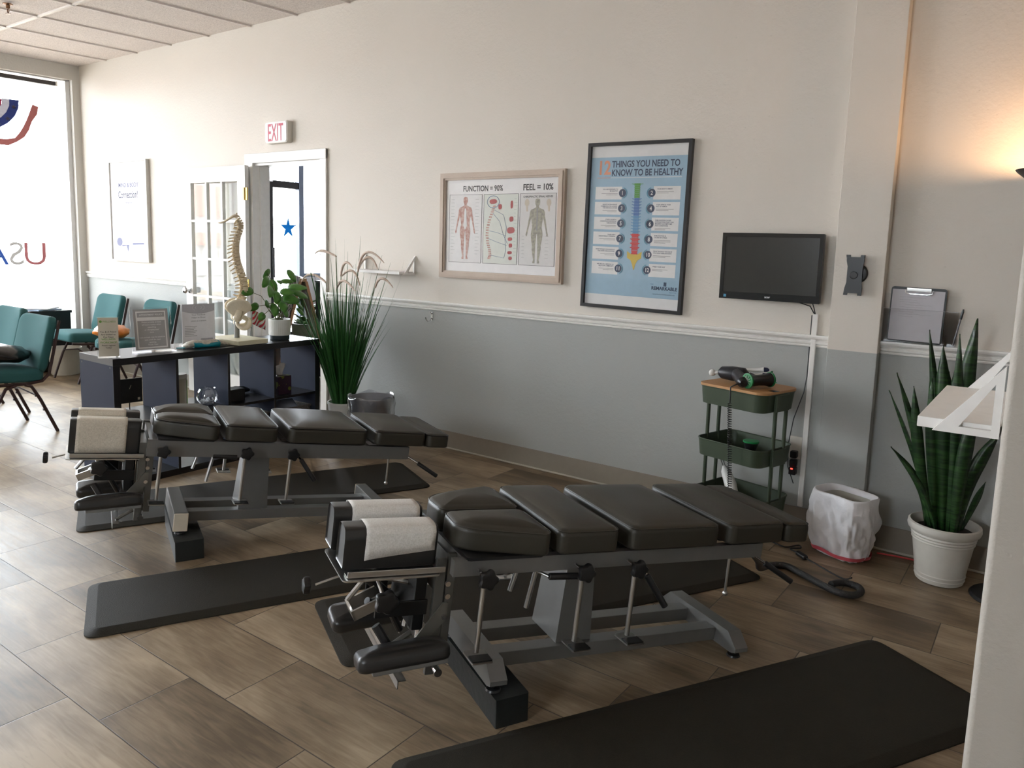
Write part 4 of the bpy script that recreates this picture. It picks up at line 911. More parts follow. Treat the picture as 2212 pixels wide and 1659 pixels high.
for (y, x, z_, s_) in [l_ for q_, l_ in enumerate(L_) if q_ not in (20, 21, 23, 24, 26)]:
    b0 = Vector((rr_.uniform(-.02, .02), rr_.uniform(-.02, .02), .125)); p = Vector((x, y, z_)); mid = b0 * .4 + p * .6 + Vector((0, 0, .05)); stt.tube([b0, mid, p], .0022, 6)
    d = Vector((x * .6 + rr_.uniform(.0, .3) * .3, y * 1.3 + rr_.uniform(-.05, .05), -.06 + rr_.uniform(-.12, .06))); roundleaf(lv, p, d, s_ * .95, (1.0, rr_.uniform(-.7, .7), .5 + rr_.uniform(-.3, .4)))
o = lv.build('leaves', leafm, pp_, smooth=80); o.modifiers.new('t', 'SOLIDIFY').thickness = .0012; stt.build('stems', mat('brown_green_stem', (.10, .10, .03), .6), pp_)
# small flag behind the pot
fl = empty('striped_flag', (-4.42, 3.10, SZ)); tag(fl, 'small red and white striped flag on a stick behind the leafy pot plant', 'flag')
MB().lathe([(.025, .001), (.025, .008), (.004, .010)], 16).tube([(0, 0, .009), (0, .02, .20)], .002, 6).build('stick', blackp, fl)
fp = MB(); vs = [(.004 * math.sin(i * 1.2), .018 + .13 * i / 8 * .8, .20 - .10 * j - .05 * i / 8) for i in range(9) for j in range(2)]; fp.add(vs, [(2 * i, 2 * i + 1, 2 * i + 3, 2 * i + 2) for i in range(8)]); o = fp.build('flag_cloth', stripemat('red_white_stripe', (0.50, 0.03, 0.05), (0.62, 0.58, 0.55), 16.0, (0, .6, .5)), fl, smooth=80); o.modifiers.new('t', 'SOLIDIFY').thickness = .001
# things inside the cubes
MZ = .366
ph = empty('photo_stand', (-4.25, 2.175, MZ), math.radians(-6)); tag(ph, 'small black picture card on a thin stand in the left cube of the shelf', 'picture stand')
MB().lathe([(.045, .001), (.045, .006), (.006, .010)], 20).tube([(0, 0, .008), (0, 0, .09)], .0035, 8).build('stand', blackp, ph); pc = MB().box(-.004, .004, -.072, .072, .085, .225, .001).build('card', mat('black_photo_card', (.006, .007, .008), .3), ph)
MB().tube([(.0046, .0, .165), (.0046, .006, .178), (.0046, .010, .187)], .002, 6).box(.0042, .005, .045, .058, .098, .112).build('printed_mark', kraft, pc)
cn = empty('canister', (-4.32, 2.515, MZ)); tag(cn, 'white plastic canister with a green label edge in the second cube', 'canister')
MB().lathe([(.046, .001), (.05, .004), (.05, .17), (.046, .178)], 32).build('body', mat('cream_label', (0.52, 0.49, 0.40), .5), cn); MB().lathe([(.047, .1785), (.0505, .180), (.0505, .20), (.046, .204)], 32).build('lid', ceram, cn)
gl = MB(); 
vs = [(.0507 * math.cos(math.radians(a)), .0507 * math.sin(math.radians(a)), z_) for a in range(35, 96, 10) for z_ in (.012, .165)]; gl.add(vs, [(2 * i, 2 * i + 1, 2 * i + 3, 2 * i + 2) for i in range(6)]); gl.build('green_band', mat('lime_green', (0.18, 0.42, 0.04), .5), cn)
bw_ = empty('glass_bowl', (-4.235, 2.655, MZ)); tag(bw_, 'round clear glass bowl with pale bits in it, in the second cube', 'bowl')
MB().lathe([(.028, .001), (.045, .012), (.062, .038), (.065, .060), (.056, .090), (.045, .104), (.049, .110), (.0465, .110), (.0425, .104), (.053, .089), (.062, .060), (.059, .039), (.043, .015), (.004, .006)], 36).build('bowl', glassmat('bowl_glass', (.95, .96, .97), .02, 2.2), bw_)
bt = MB(); 
for k in range(40): a = rr_.uniform(0, 6.28); r = rr_.uniform(0, .045); bt.box(-.008, .008, -.006, .006, -.002, .002).xf(Matrix.Translation((r * math.cos(a), r * math.sin(a), .022 + rr_.uniform(0, .018))) @ Matrix.Rotation(rr_.uniform(0, 3), 4, 'X') @ Matrix.Rotation(rr_.uniform(0, 3), 4, 'Z'), len(bt.v) - 8)
o = bt.build('paper_slips', lightc, bw_, smooth=None); o['kind'] = 'stuff'
o = MB().box(-4.30, -4.20, 2.79, 2.90, MZ + .001, MZ + .080, .003).build('card_box', mat('matte_black', (.004, .004, .005), .6)); tag(o, 'small matt black box at the left of the third cube', 'box')
o = blob(MB(), [(-.08, 0, .02, .02, .012), (-.05, 0, .03, .035, .022), (0, 0, .03, .04, .024), (.04, 0, .028, .035, .021), (.08, 0, .02, .02, .012)]).build('black_pouch', mat('navy_pouch', (.008, .010, .018), .6), smooth=70); o.location = (-4.40, 2.98, MZ + .002); o.rotation_euler = (0, 0, 1.5); tag(o, 'dark rounded pouch lying at the back of the third cube', 'pouch')
tb = empty('tissue_box', (-4.235, 3.195, MZ), .04); tag(tb, 'purple tissue box with lime leaf print in the right cube', 'tissue box')
def dotmat():
    m = bpy.data.materials.new('purple_leaf_print'); m.use_nodes = True; nt = m.node_tree; b = nt.nodes['Principled BSDF']; tc = nt.nodes.new('ShaderNodeTexCoord'); v = nt.nodes.new('ShaderNodeTexVoronoi'); v.inputs['Scale'].default_value = 26
    nt.links.new(tc.outputs['Object'], v.inputs[0]); r = nt.nodes.new('ShaderNodeValToRGB'); r.color_ramp.interpolation = 'CONSTANT'; e = r.color_ramp.elements; e[0].color = (.16, .19, .02, 1); e[1].position = .36; e[1].color = (.028, .006, .022, 1); nt.links.new(v.outputs['Distance'], r.inputs[0]); nt.links.new(r.outputs[0], b.inputs[0]); return m
MB().box(-.055, .055, -.055, .055, .001, .125, .003).build('box', dotmat(), tb)
ts = MB(); vs = []
for i in range(13):
    t = i / 12
    for j in range(6):
        s_ = j / 5; wdt = .02 + .045 * s_; vs.append((.012 * math.sin(i * 1.5) * (1 - .3 * s_), (t - .5) * 2 * wdt * (1.1 - .2 * s_), .124 + .085 * s_ * (1 - .5 * abs(t - .7))))
ts.add(vs, [(i * 6 + j, (i + 1) * 6 + j, (i + 1) * 6 + j + 1, i * 6 + j + 1) for i in range(12) for j in range(5)]); o = ts.build('tissue', mat('tissue_white', (.75, .74, .74), .9), tb, smooth=80); o.modifiers.new('t', 'SOLIDIFY').thickness = .001
wick = mat('taupe_wicker', (0.15, 0.13, 0.12), .8, noise=(160, (.07, .06, .055), 1.5), bump=(220, 1.0))
for k, (y0, y1, lb) in enumerate(((2.765, 3.045, 'grey wicker basket in the lower third cube of the shelf'), (3.12, 3.385, 'grey wicker basket in the lower right cube of the shelf'))):
    b0 = empty('wicker_basket', (0, 0, 0)); tag(b0, lb, 'basket', None); y0 += .01
    q = MB().box(-4.48, -4.15, y0, y0 + .008, .041, .27).box(-4.48, -4.15, y1 - .008, y1, .041, .27).box(-4.48, -4.472, y0, y1, .041, .27).box(-4.158, -4.15, y0, y1, .041, .27).box(-4.48, -4.15, y0, y1, .041, .05); q.build('basket_body', wick, b0, smooth=None)
    q = MB(); q.tube([(-4.15, y0, .27), (-4.15, y1, .27), (-4.48, y1, .27), (-4.48, y0, .27)], .007, 8, closed=True); q.build('rim', wick, b0)
    blob(MB(), [(-.12, 0, .02, .04, .02), (-.05, .01, .04, .08, .035), (.05, 0, .05, .09, .04), (.12, 0, .03, .05, .025)]).xf(Matrix.Translation((-4.31, (y0 + y1) / 2, .225))).build('plastic_bag', mat('grey_blue_film', (.25, .28, .36), .25), b0, smooth=80)
# ------------------------------------------------------------------ waiting room chairs
def make_chair(label):
    R = empty('stacking_chair', (0, 0, 0)); tag(R, label, 'chair', 'teal chairs in the waiting area')
    w_ = .243
    st = cushion(rrect(-w_, w_, -.25, .20, .06, 6), -.045, .045, .038, .012, .02).xf(Matrix.Translation((0, 0, .425)) @ Matrix.Rotation(math.radians(-4), 4, 'X')); st.build('seat', teal, R, smooth=60)
    P = rrect(-w_, w_, 0, .40, .07, 6)
    # gently dished back pad
    bk = cushion(P, -.030, .030, .026, .012, .015)
    bk.v = [(x, y, z + .10 * (x / w_) ** 2 * .25) for x, y, z in bk.v]
    bk.xf(Matrix.Translation((0, .195, .425)) @ Matrix.Rotation(math.radians(76), 4, 'X')); bk.build('backrest', teal, R, smooth=60)
    for s_ in (-1, 1):
        x = s_ * (w_ + .002)
        pts = [(x, .30, .79), (x, .262, .62), (x, .235, .50), (x, .215, .42), (x * .99, .17, .375), (x * .98, .08, .365), (x * .97, -.15, .375), (x * .97, -.235, .385)]
        MB().tube(pts, .011, 8).build('side_frame', tubem, R)
        lg = MB().tube([(x, .06, .362), (x, .10, .345), (x, .15, .25), (x, .255, .0015)], .0115, 8).build('leg', tubem, R); MB().box(x - .006, x + .006, .118, .132, .27, .285).box(x - .006, x + .006, .165, .178, .165, .18).build('bumper', blackp, lg)
        MB().tube([(x, .0, .362), (x, -.06, .345), (x, -.11, .25), (x, -.20, .0015)], .0115, 8).build('leg', tubem, R)
    MB().tube([(-w_, .14, .27), (0, .12, .30), (w_, .14, .27)], .006, 6).tube([(-w_, -.10, .27), (0, -.08, .30), (w_, -.10, .27)], .006, 6).build('stretcher', tubem, R)
    return R
ch0 = make_chair('teal fabric stacking chair nearest the shelf unit, a dark cushion on its seat')
ch0.location = (-5.94, 2.14, 0)
def dup(root, loc, rz, label):
    r = root.copy(); COL.objects.link(r); r.location = loc; r.rotation_euler = (0, 0, rz); r['label'] = label
    for c_ in list(root.children):
        c2_ = c_.copy(); COL.objects.link(c2_); c2_.parent = r
        for g_ in c_.children:
            g2 = g_.copy(); COL.objects.link(g2); g2.parent = c2_
    return r
dup(ch0, (-6.70, 2.26, 0), 0, 'teal fabric chair cut off by the left edge of the picture')
dup(ch0, (-7.62, 3.50, 0), 0.0, 'teal chair in the window corner, standing over the white ribbed basket')
dup(ch0, (-6.72, 3.50, 0), 0, 'teal chair against the long wall beside the french door, orange pillow on it')
o = blob(MB(), [(-.17, 0, .05, .01, .01), (-.15, 0, .06, .10, .04), (-.08, 0, .07, .17, .06), (0, 0, .075, .19, .068), (.08, 0, .07, .17, .06), (.15, 0, .06, .10, .04), (.17, 0, .05, .01, .01)], n=20).build('cushion', mat('black_leather', (.010, .009, .009), .25), smooth=80)
o.location = (-5.92, 2.13, .490); o.rotation_euler = (math.radians(-6), 0, .3); tag(o, 'shiny black cushion lying on the teal chair nearest the shelf', 'cushion')
o = blob(MB(), [(-.17, 0, .06, .01, .01), (-.15, 0, .06, .07, .04), (-.08, 0, .065, .12, .055), (0, 0, .07, .14, .062), (.08, 0, .065, .12, .055), (.15, 0, .06, .07, .04), (.17, 0, .06, .01, .01)], n=20).build('pillow', mat('orange_leather', (0.62, 0.19, 0.025), .3), smooth=80)
o.location = (-6.78, 3.33, .488); o.rotation_euler = (0, 0, .1); tag(o, 'glossy orange oval pillow on a teal chair behind the flyer holder', 'pillow')
# ribbed white basket, low cabinet, magazines
rbm = MB(); prof = []
for k in range(23): z_ = .002 + .27 * k / 22; r = .125 + .025 * k / 22 + (.003 if k % 2 else 0); prof.append((r, z_))
prof += [(.142, .272), (.12, .02), (.002, .015)]
o = rbm.lathe(prof, 40).build('ribbed_basket', mat('cream_plastic', (0.62, 0.59, 0.52), .5)); o.location = (-8.03, 3.48, 0); tag(o, 'white ribbed round basket under the chair in the window corner', 'basket')
cb = empty('low_cabinet', (0, 0, 0)); tag(cb, 'low black cabinet under the shop window behind the chairs', 'cabinet')
cx0 = wx(3.2) + .02
qq = MB().box(0, .25, 2.0, 3.62, .02, .60); qq.v = [(x - SKEW * (D - y) + WX + .012, y, z_) for x, y, z_ in qq.v]; qq.build('body', shelfm, cb, smooth=None)
qq = MB().box(-.0, .26, 1.99, 3.63, .60, .625); qq.v = [(x - SKEW * (D - y) + WX + .012, y, z_) for x, y, z_ in qq.v]; qq.build('top', shelfm, cb, smooth=None)
qq = MB().box(.02, .235, 3.6205, 3.624, .03, .59); qq.v = [(x - SKEW * (D - y) + WX + .012, y, z_) for x, y, z_ in qq.v]; qq.build('end_panel', mat('espresso_end', (.06, .035, .03), .4), cb, smooth=None)
for i, (c_, lb) in enumerate((((.25, .35, .48), 'lower magazine with pale blue cover on the low cabinet in the window'), ((.70, .72, .75), 'top magazine with white cover on the low cabinet in the window'))):
    z0 = .626 + .0135 * i; o = MB().box(-.10, .10, -.13, .13, 0, .012, .001).build('magazine', mat('cover_%d' % i, c_, .4)); o.location = (wx(3.45) + .14, 3.42, z0); o.rotation_euler = (0, 0, .3 + .5 * i); tag(o, lb, 'magazine')
# ------------------------------------------------------------------ tall artificial grass in a white pot, and the bin beside it
gp = empty('grass_plant', (-4.06, 3.60, 0)); tag(gp, 'tall dark green artificial grass with drooping feathery plumes in a white pot', 'potted plant')
MB().lathe([(.078, .001), (.082, .005), (.103, .255), (.108, .262), (.108, .275), (.098, .275), (.092, .235), (.003, .23)], 32).build('pot', ceram, gp)
rg = random.Random(11); gb = MB()
def blade(mb, base, d, L_, w_, bend, n=7, kinkz=0):
    d = Vector(d).normalized(); out = Vector((d.x, d.y, 0)); out = out.normalized() if out.length > 1e-4 else Vector((1, 0, 0)); side = Vector((-out.y, out.x, 0)); ph = rg.uniform(0, PI); side = (side * math.cos(ph) + out * math.sin(ph)).normalized(); p = Vector(base); vs = []
    for i in range(n + 1):
        t = i / n; c = p + d * (L_ * t) + out * (bend * t * t) - Vector((0, 0, abs(bend) * .5 * t ** 3)); ww = w_ * (1 - t ** 2.2) * .5 + .0004
        q = c + gp.location
        if q.y > D - .03: c = Vector((c.x, D - .03 - gp.location.y, c.z))
        vs += [c - side * ww, c + side * ww]
    mb.add(vs, [(2 * i, 2 * i + 1, 2 * i + 3, 2 * i + 2) for i in range(n)])
for k in range(620):
    a = rg.uniform(0, 2 * PI); tl_ = abs(rg.gauss(0, .16)); tl_ = min(tl_, .36); d = (math.cos(a) * tl_, math.sin(a) * tl_, 1)
    r = .06 * math.sqrt(rg.random()); b0 = (r * math.cos(a), r * math.sin(a), .235); blade(gb, b0, d, rg.choice((rg.uniform(.45, .75), rg.uniform(.6, .95))) if rg.random() < .94 else rg.uniform(.95, 1.22), rg.uniform(.006, .011), rg.uniform(0, .10))
o = gb.build('grass_blades', grassm, gp, smooth=None)
plm = mat('plume_beige', (0.82, 0.70, 0.58), .9, noise=(70, (.66, .48, .40), 1.0), bump=(500, 1.0)); plst = mat('plume_stalk', (0.15, 0.20, 0.08), .7)
# plumes: (stalk top x,z then arc to tip x,z) in a vertical plane parallel to the wall
PL = [((-4.07, 1.30), (-4.20, 1.335), (-4.27, 1.31), -.05), ((-4.12, 1.12), (-4.25, 1.17), (-4.33, 1.115), -.10), ((-4.14, 1.16), (-4.04, 1.20), (-3.98, 1.10), .06), ((-3.94, 1.20), (-3.86, 1.335), (-3.70, 1.27), .03), ((-3.99, 1.17), (-3.93, 1.26), (-3.84, 1.235), -.08), ((-4.02, 1.08), (-3.93, 1.14), (-3.80, 1.08), -.09), ((-3.76, 1.10), (-3.70, 1.165), (-3.60, 1.11), .02), ((-4.02, 1.22), (-3.93, 1.30), (-3.86, 1.22), .10)]
for (a, b, c, dy) in PL:
    A = Vector((a[0] - gp.location.x, dy, a[1])); B = Vector((b[0] - gp.location.x, dy * 1.2, b[1])); C = Vector((c[0] - gp.location.x, dy * 1.4, c[1])); B2 = B * 2 - (A + C) * .5
    pts = [A * (1 - t) ** 2 + B2 * 2 * t * (1 - t) + C * t * t for t in [k / 14 for k in range(15)]]
    pm = MB().tube(pts, [.003 + .006 * math.sin(PI * min(1, .12 + .88 * k / 14)) ** .6 for k in range(15)], 8).build('plume', plm, gp, smooth=70)
    b0 = Vector((A.x * .1, dy * .3, .24)); MB().tube([b0, b0 * .5 + A * .5 + Vector((A.x * -.1, 0, .05)), A], .0018, 5).build('stalk', plst, pm)
wb_ = empty('waste_bin', (-3.79, 3.62, 0)); tag(wb_, 'grey waste bin with a clear crinkled liner, between the grass plant and the wall', 'waste bin')
MB().lathe([(.115, .001), (.118, .006), (.145, .33), (.149, .335), (.149, .345), (.140, .345), (.112, .012), (.003, .010)], 36).build('bin', mat('grey_bin', (.30, .30, .32), .5), wb_)
lb = MB(); n_ = 48; prof = [(.130, .10), (.140, .24), (.150, .335), (.158, .352), (.162, .345), (.160, .30), (.157, .25), (.160, .215)]; vs = []
for r, z_ in prof:
    for k in range(n_): a = 2 * PI * k / n_; j = 1 + (.03 * math.sin(7 * a + z_ * 30) + .02 * math.sin(13 * a - z_ * 50)) * (1 if z_ < .35 or r > .155 else .5); vs.append((r * j * math.cos(a), r * j * math.sin(a), z_ + .012 * math.sin(5 * a + r * 90)))
lb.add(vs, [(i * n_ + k, i * n_ + (k + 1) % n_, (i + 1) * n_ + (k + 1) % n_, (i + 1) * n_ + k) for i in range(len(prof) - 1) for k in range(n_)])
lin = glassmat('clear_liner', (.90, .91, .94), .22, 4.5)
lb.build('liner', lin, wb_, smooth=50)
# ------------------------------------------------------------------ things on the long wall
def wallY(d=.0): return D - d
# exit sign
ex = empty('exit_sign', (-5.135, D - .0005, 2.245)); tag(ex, 'white box sign reading EXIT in red above the doorway', 'exit sign')
bdy = MB().prism(rrect(-.140, .140, -.085, .085, .022, 5), -.0, .050).xf(Matrix.Rotation(PI / 2, 4, 'X')); bdy.build('housing', mat('ivory_plastic', (0.68, 0.64, 0.57), .4), ex)
MB().prism(rrect(-.132, .132, -.078, .078, .018, 5), .0502, .054).xf(Matrix.Rotation(PI / 2, 4, 'X')).build('face', mat('white_plastic', (0.78, 0.76, 0.75), .4), ex)
text('exit_lettering', 'EXIT', .192, mat('exit_red', (0.55, 0.05, 0.10), .5), ex, Matrix.Translation((-.004, -.0544, -.068)) @ Matrix.Rotation(PI / 2, 4, 'X'), 'CENTER', .004, .50, .0006)
# narrow framed print in the far corner
def frame_obj(name, x0, x1, z0, z1, bw2, dp, m, label, cat, rot=0, lip=True):
    cx_, cz_ = (x0 + x1) / 2, (z0 + z1) / 2; R = empty(name, (cx_, D - .001, cz_)); R.rotation_euler = (0, rot, 0); w2, h2 = (x1 - x0) / 2, (z1 - z0) / 2; tag(R, label, cat)
    def bar(P):
        return MB().prism(P, 0, dp).xf(Matrix.Rotation(PI / 2, 4, 'X'))
    mb = MB()
    for P in ([(-w2, h2), (w2, h2), (w2 - bw2, h2 - bw2), (-w2 + bw2, h2 - bw2)], [(-w2, -h2), (-w2 + bw2, -h2 + bw2), (w2 - bw2, -h2 + bw2), (w2, -h2)], [(-w2, -h2), (-w2, h2), (-w2 + bw2, h2 - bw2), (-w2 + bw2, -h2 + bw2)], [(w2, -h2), (w2 - bw2, -h2 + bw2), (w2 - bw2, h2 - bw2), (w2, h2)]):
        k = len(mb.v); mb.prism(P, 0, dp); mb.xf(Matrix.Rotation(PI / 2, 4, 'X'), k)
    mb.build('frame', m, R, smooth=20); return R, w2, h2
def sheet(R, x0, x1, z0, z1, y, m, nm='sheet'):
    return MB().box(x0, x1, -y - .001, -y, z0, z1).build(nm, m, R, smooth=None)
RXW = Matrix.Rotation(PI / 2, 4, 'X')
def wt(nm, s_, x, z_, size, m, R, y, al='CENTER', bold=0, sx=1, sp_=1.1): return text(nm, s_, size, m, R, Matrix.Translation((x, -y, z_)) @ RXW, al, bold, sx, .0002, sp_)
R, w2, h2 = frame_obj('framed_print', -7.83, -7.12, 1.148, 2.125, .014, .035, mat('pale_frame', (0.62, 0.60, 0.56), .5), 'large pale framed print with script lettering on the wall left of the french door', 'framed print')
sh = sheet(R, -w2 + .013, w2 - .013, -h2 + .013, h2 - .013, .022, mat('white_canvas', (0.80, 0.79, 0.80), .6)); slate = mat('slate_ink', (.03, .035, .09), .7); slate2 = mat('pale_slate_ink', (.16, .17, .28), .7)
wt('lettering', 'MIND & BODY', 0.0, .235, .058, slate2, R, .0235, bold=.02); wt('lettering', 'Connection!', -.01, .130, .095, slate, R, .0235, bold=.008, sx=.78).data.transform(Matrix.Shear('XZ', 4, (.0, .0)) if False else Matrix.Identity(4)); wt('lettering', 'chiropractic', 0, .075, .030, slate2, R, .0235)
dg = MB().prism([(-.20 + .055 * math.cos(a / 12 * 2 * PI), -.30 + .042 * math.sin(a / 12 * 2 * PI)) for a in range(12)], .0232, .0236).prism([(-.16, -.33), (-.02, -.325), (-.04, -.40), (-.07, -.335), (-.15, -.345)], .0232, .0236).prism([(.05, -.325), (.26, -.318), (.26, -.302), (.05, -.306)], .0232, .0236).xf(RXW); dg.build('line_drawing', slate2, R, smooth=None)
# anatomy print in a whitewashed wood frame
ww = mat('whitewashed_wood', (0.60, 0.50, 0.41), .6, noise=(6, (0.50, 0.40, 0.32), .8), bump=(60, .4))
R, w2, h2 = frame_obj('anatomy_print', -3.425, -2.445, 1.186, 1.872, .046, .028, ww, 'wood framed anatomy chart headed FUNCTION = 90% and FEEL = 10%', 'framed chart')
cx_, cz_ = -2.935, 1.529
inner = MB()
for P in ([(-w2 + .012, h2 - .012), (w2 - .012, h2 - .012), (w2 - .034, h2 - .034), (-w2 + .034, h2 - .034)], [(-w2 + .012, -h2 + .012), (-w2 + .034, -h2 + .034), (w2 - .034, -h2 + .034), (w2 - .012, -h2 + .012)], [(-w2 + .012, -h2 + .012), (-w2 + .012, h2 - .012), (-w2 + .034, h2 - .034), (-w2 + .034, -h2 + .034)], [(w2 - .012, -h2 + .012), (w2 - .034, -h2 + .034), (w2 - .034, h2 - .034), (w2 - .012, h2 - .012)]):
    inner.prism(P, .0282, .036)
inner.xf(RXW).build('frame_moulding', ww, R, smooth=20)
sheet(R, -w2 + .04, w2 - .04, -h2 + .04, h2 - .04, .012, mat('chart_paper', (0.86, 0.84, 0.84), .5), 'sheet')
wt('heading', 'FUNCTION = 90%', -3.075 - cx_, 1.752 - cz_, .050, inkd, R, .0135, bold=.02, sx=.82); wt('heading', 'FEEL = 10%', -2.645 - cx_, 1.752 - cz_, .052, inkd, R, .0135, bold=.025, sx=.90)
pan = mat('panel_paper', (0.80, 0.78, 0.78), .6); pan2 = mat('panel_paper_green', (0.72, 0.74, 0.68), .6); pan3 = mat('panel_paper_grey', (0.70, 0.68, 0.67), .6)
panels = [(-3.350, -3.076, pan), (-3.062, -2.788, pan2), (-2.775, -2.508, pan3)]
for x0, x1, m in panels:
    o = sheet(R, x0 - cx_, x1 - cx_, 1.290 - cz_, 1.732 - cz_, .0135, m, 'panel')
    b_ = MB(); X0, X1, Z0, Z1 = x0 - cx_, x1 - cx_, 1.290 - cz_, 1.732 - cz_; t_ = .002
    b_.box(X0, X1, -.0156, -.0148, Z0, Z0 + t_).box(X0, X1, -.0156, -.0148, Z1 - t_, Z1).box(X0, X0 + t_, -.0156, -.0148, Z0 + t_, Z1 - t_).box(X1 - t_, X1, -.0156, -.0148, Z0 + t_, Z1 - t_); b_.build('panel_border', inkd, o, smooth=None)
def body(cx2, cz2, H_, m, nm, y=.0150, arms=1.0):
    """flat printed back view of a standing figure, feet at cz2"""
    u = H_
    Lh = [(0, 1.0), (.035, .99), (.045, .955), (.040, .915), (.024, .885), (.026, .865), (.065, .845), (.115, .83), (.135, .795), (.142, .73), (.158, .66), (.172, .58), (.190, .50), (.205, .445), (.196, .41), (.178, .43), (.168, .49), (.148, .57), (.128, .64), (.112, .70), (.100, .66), (.090, .60), (.085, .555), (.100, .50), (.108, .45), (.098, .36), (.080, .28), (.082, .22), (.066, .13), (.050, .05), (.066, .015), (.058, .0), (.022, .0), (.022, .05), (.026, .13), (.018, .22), (.022, .28), (.012, .38), (.004, .455), (0, .46)]
    Rr = [(-x, z) for x, z in reversed(Lh[1:-1])]; P = [(cx2 + x * u * 1.02, cz2 + z * u) for x, z in Lh + Rr]
    return MB().prism(P, y, y + .0004).xf(RXW)
muscle = mat('muscle_print', (0.42, 0.17, 0.14), .7, noise=(55, (0.62, 0.42, 0.36), 1.6)); nerve = mat('nerve_print', (0.44, 0.41, 0.31), .7, noise=(60, (0.24, 0.23, 0.20), 1.5)); pbone = mat('bone_print', (.60, .52, .42), .7); blue_i = mat('blue_print', (.16, .25, .42), .7); red_i = mat('red_print', (.45, .05, .06), .7)
f1 = body(-3.213 - cx_, 1.312 - cz_, .405, muscle, 'f').build('muscle_figure', muscle, R, smooth=None)
MB().prism([(-3.213 - cx_ + x, 1.312 - cz_ + z) for x, z in ((-.006, .33), (.006, .33), (.012, .25), (.016, .22), (.0, .19), (-.016, .22), (-.012, .25))], .0157, .0160).xf(RXW).build('back_highlight', pan, f1, smooth=None)
f3 = body(-2.643 - cx_, 1.305 - cz_, .395, nerve, 'f').build('nerve_figure', nerve, R, smooth=None)
MB().prism([(-2.643 - cx_ + x, 1.305 - cz_ + z) for x, z in ((-.004, .34), (.004, .34), (.005, .20), (-.005, .20))], .0157, .0160).xf(RXW).build('spinal_cord', inkg, f3, smooth=None)
wt('chart_caption', 'CHIROPRACTIC SPINAL NERVES', -2.642 - cx_, 1.706 - cz_, .0165, inkd, R, .0148, bold=.02, sx=.93)
hd = MB()
for x in (-2.722, -2.560): hd.prism([(x - cx_ + .017 * math.cos(a / 14 * 2 * PI), 1.675 - cz_ + .023 * math.sin(a / 14 * 2 * PI)) for a in range(14)], .0150, .0154); hd.prism([(x - cx_ - .007, 1.655 - cz_), (x - cx_ + .007, 1.655 - cz_), (x - cx_ + .009, 1.622 - cz_), (x - cx_ - .003, 1.622 - cz_)], .0150, .0154)
hd.xf(RXW).build('head_diagrams', pbone, R, smooth=None)
# middle panel: side spine, skull ring, organs column
q = lambda x, z: Vector((x - cx_, -.0155, z - cz_))
sp2 = [(-2.975, 1.655), (-2.990, 1.62), (-3.010, 1.57), (-3.025, 1.52), (-3.028, 1.47), (-3.020, 1.42), (-3.005, 1.38), (-3.000, 1.345), (-3.012, 1.315)]
sk_ = MB()
for i in range(len(sp2) - 1):
    for t in (0, .33, .66):
        x = sp2[i][0] + (sp2[i + 1][0] - sp2[i][0]) * t; z_ = sp2[i][1] + (sp2[i + 1][1] - sp2[i][1]) * t; sk_.box(x - cx_ - .012, x - cx_ + .010, -.0156, -.0152, z_ - cz_ - .0045, z_ - cz_ + .0045)
sk_.build('spine_drawing', muscle, R, smooth=None)
ln = MB(); ln.tube([q(-2.985 + .048 * math.cos(a / 20 * 2 * PI), 1.683 + .038 * math.sin(a / 20 * 2 * PI)) for a in range(20)], .0018, 5, closed=True)
for pts in ([(-2.97, 1.63), (-2.90, 1.60), (-2.875, 1.52), (-2.885, 1.45), (-2.875, 1.38), (-2.89, 1.33), (-3.0, 1.345)], [(-2.985, 1.61), (-2.93, 1.56), (-2.90, 1.48), (-2.865, 1.42)], [(-3.01, 1.50), (-2.95, 1.49), (-2.88, 1.47)], [(-3.015, 1.45), (-2.95, 1.43), (-2.87, 1.41)]): ln.tube([q(*p) for p in pts], .0011, 5)
ln.build('nerve_lines', blue_i, R, smooth=None)
og = MB(); 
for (x, z_, a, b2) in ((-2.985, 1.685, .030, .018), (-2.930, 1.652, .014, .020), (-2.838, 1.665, .010, .030), (-2.838, 1.575, .016, .020), (-2.84, 1.505, .030, .024), (-2.845, 1.45, .018, .014), (-2.84, 1.41, .014, .016), (-2.845, 1.365, .018, .012), (-2.84, 1.33, .014, .014)): og.prism([(x - cx_ + a * math.cos(k / 12 * 2 * PI), z_ - cz_ + b2 * math.sin(k / 12 * 2 * PI) * (1 + .2 * math.cos(k))) for k in range(12)], .0150, .0155)
og.xf(RXW).build('organ_drawings', red_i, R, smooth=None)
tk = MB()
for k in range(17):
    z_ = 1.70 - k * .022
    for x0 in (-3.335, -3.13): wv = .028 + .010 * math.sin(k * 3.1); tk.box(x0 - cx_, x0 - cx_ + wv, -.0152, -.0148, z_ - cz_, z_ - cz_ + .0014)
    tk.box(-2.82 - cx_, -2.80 - cx_ + .006 * math.sin(k), -.0152, -.0148, z_ - cz_, z_ - cz_ + .0012)
    if k > 9: tk.box(-2.755 - cx_, -2.735 - cx_, -.0152, -.0148, z_ - cz_ - .01, z_ - cz_ - .0085); tk.box(-2.58 - cx_, -2.555 - cx_, -.0152, -.0148, z_ - cz_ - .01, z_ - cz_ - .0085)
tk.build('caption_lines', inkg, R, smooth=None)
MB().box(-w2 + .04, w2 - .04, -.0175, -.0165, -h2 + .04, h2 - .04).build('glazing', glassmat('picture_glass', (.98,) * 3, .02, .8), R, smooth=None)
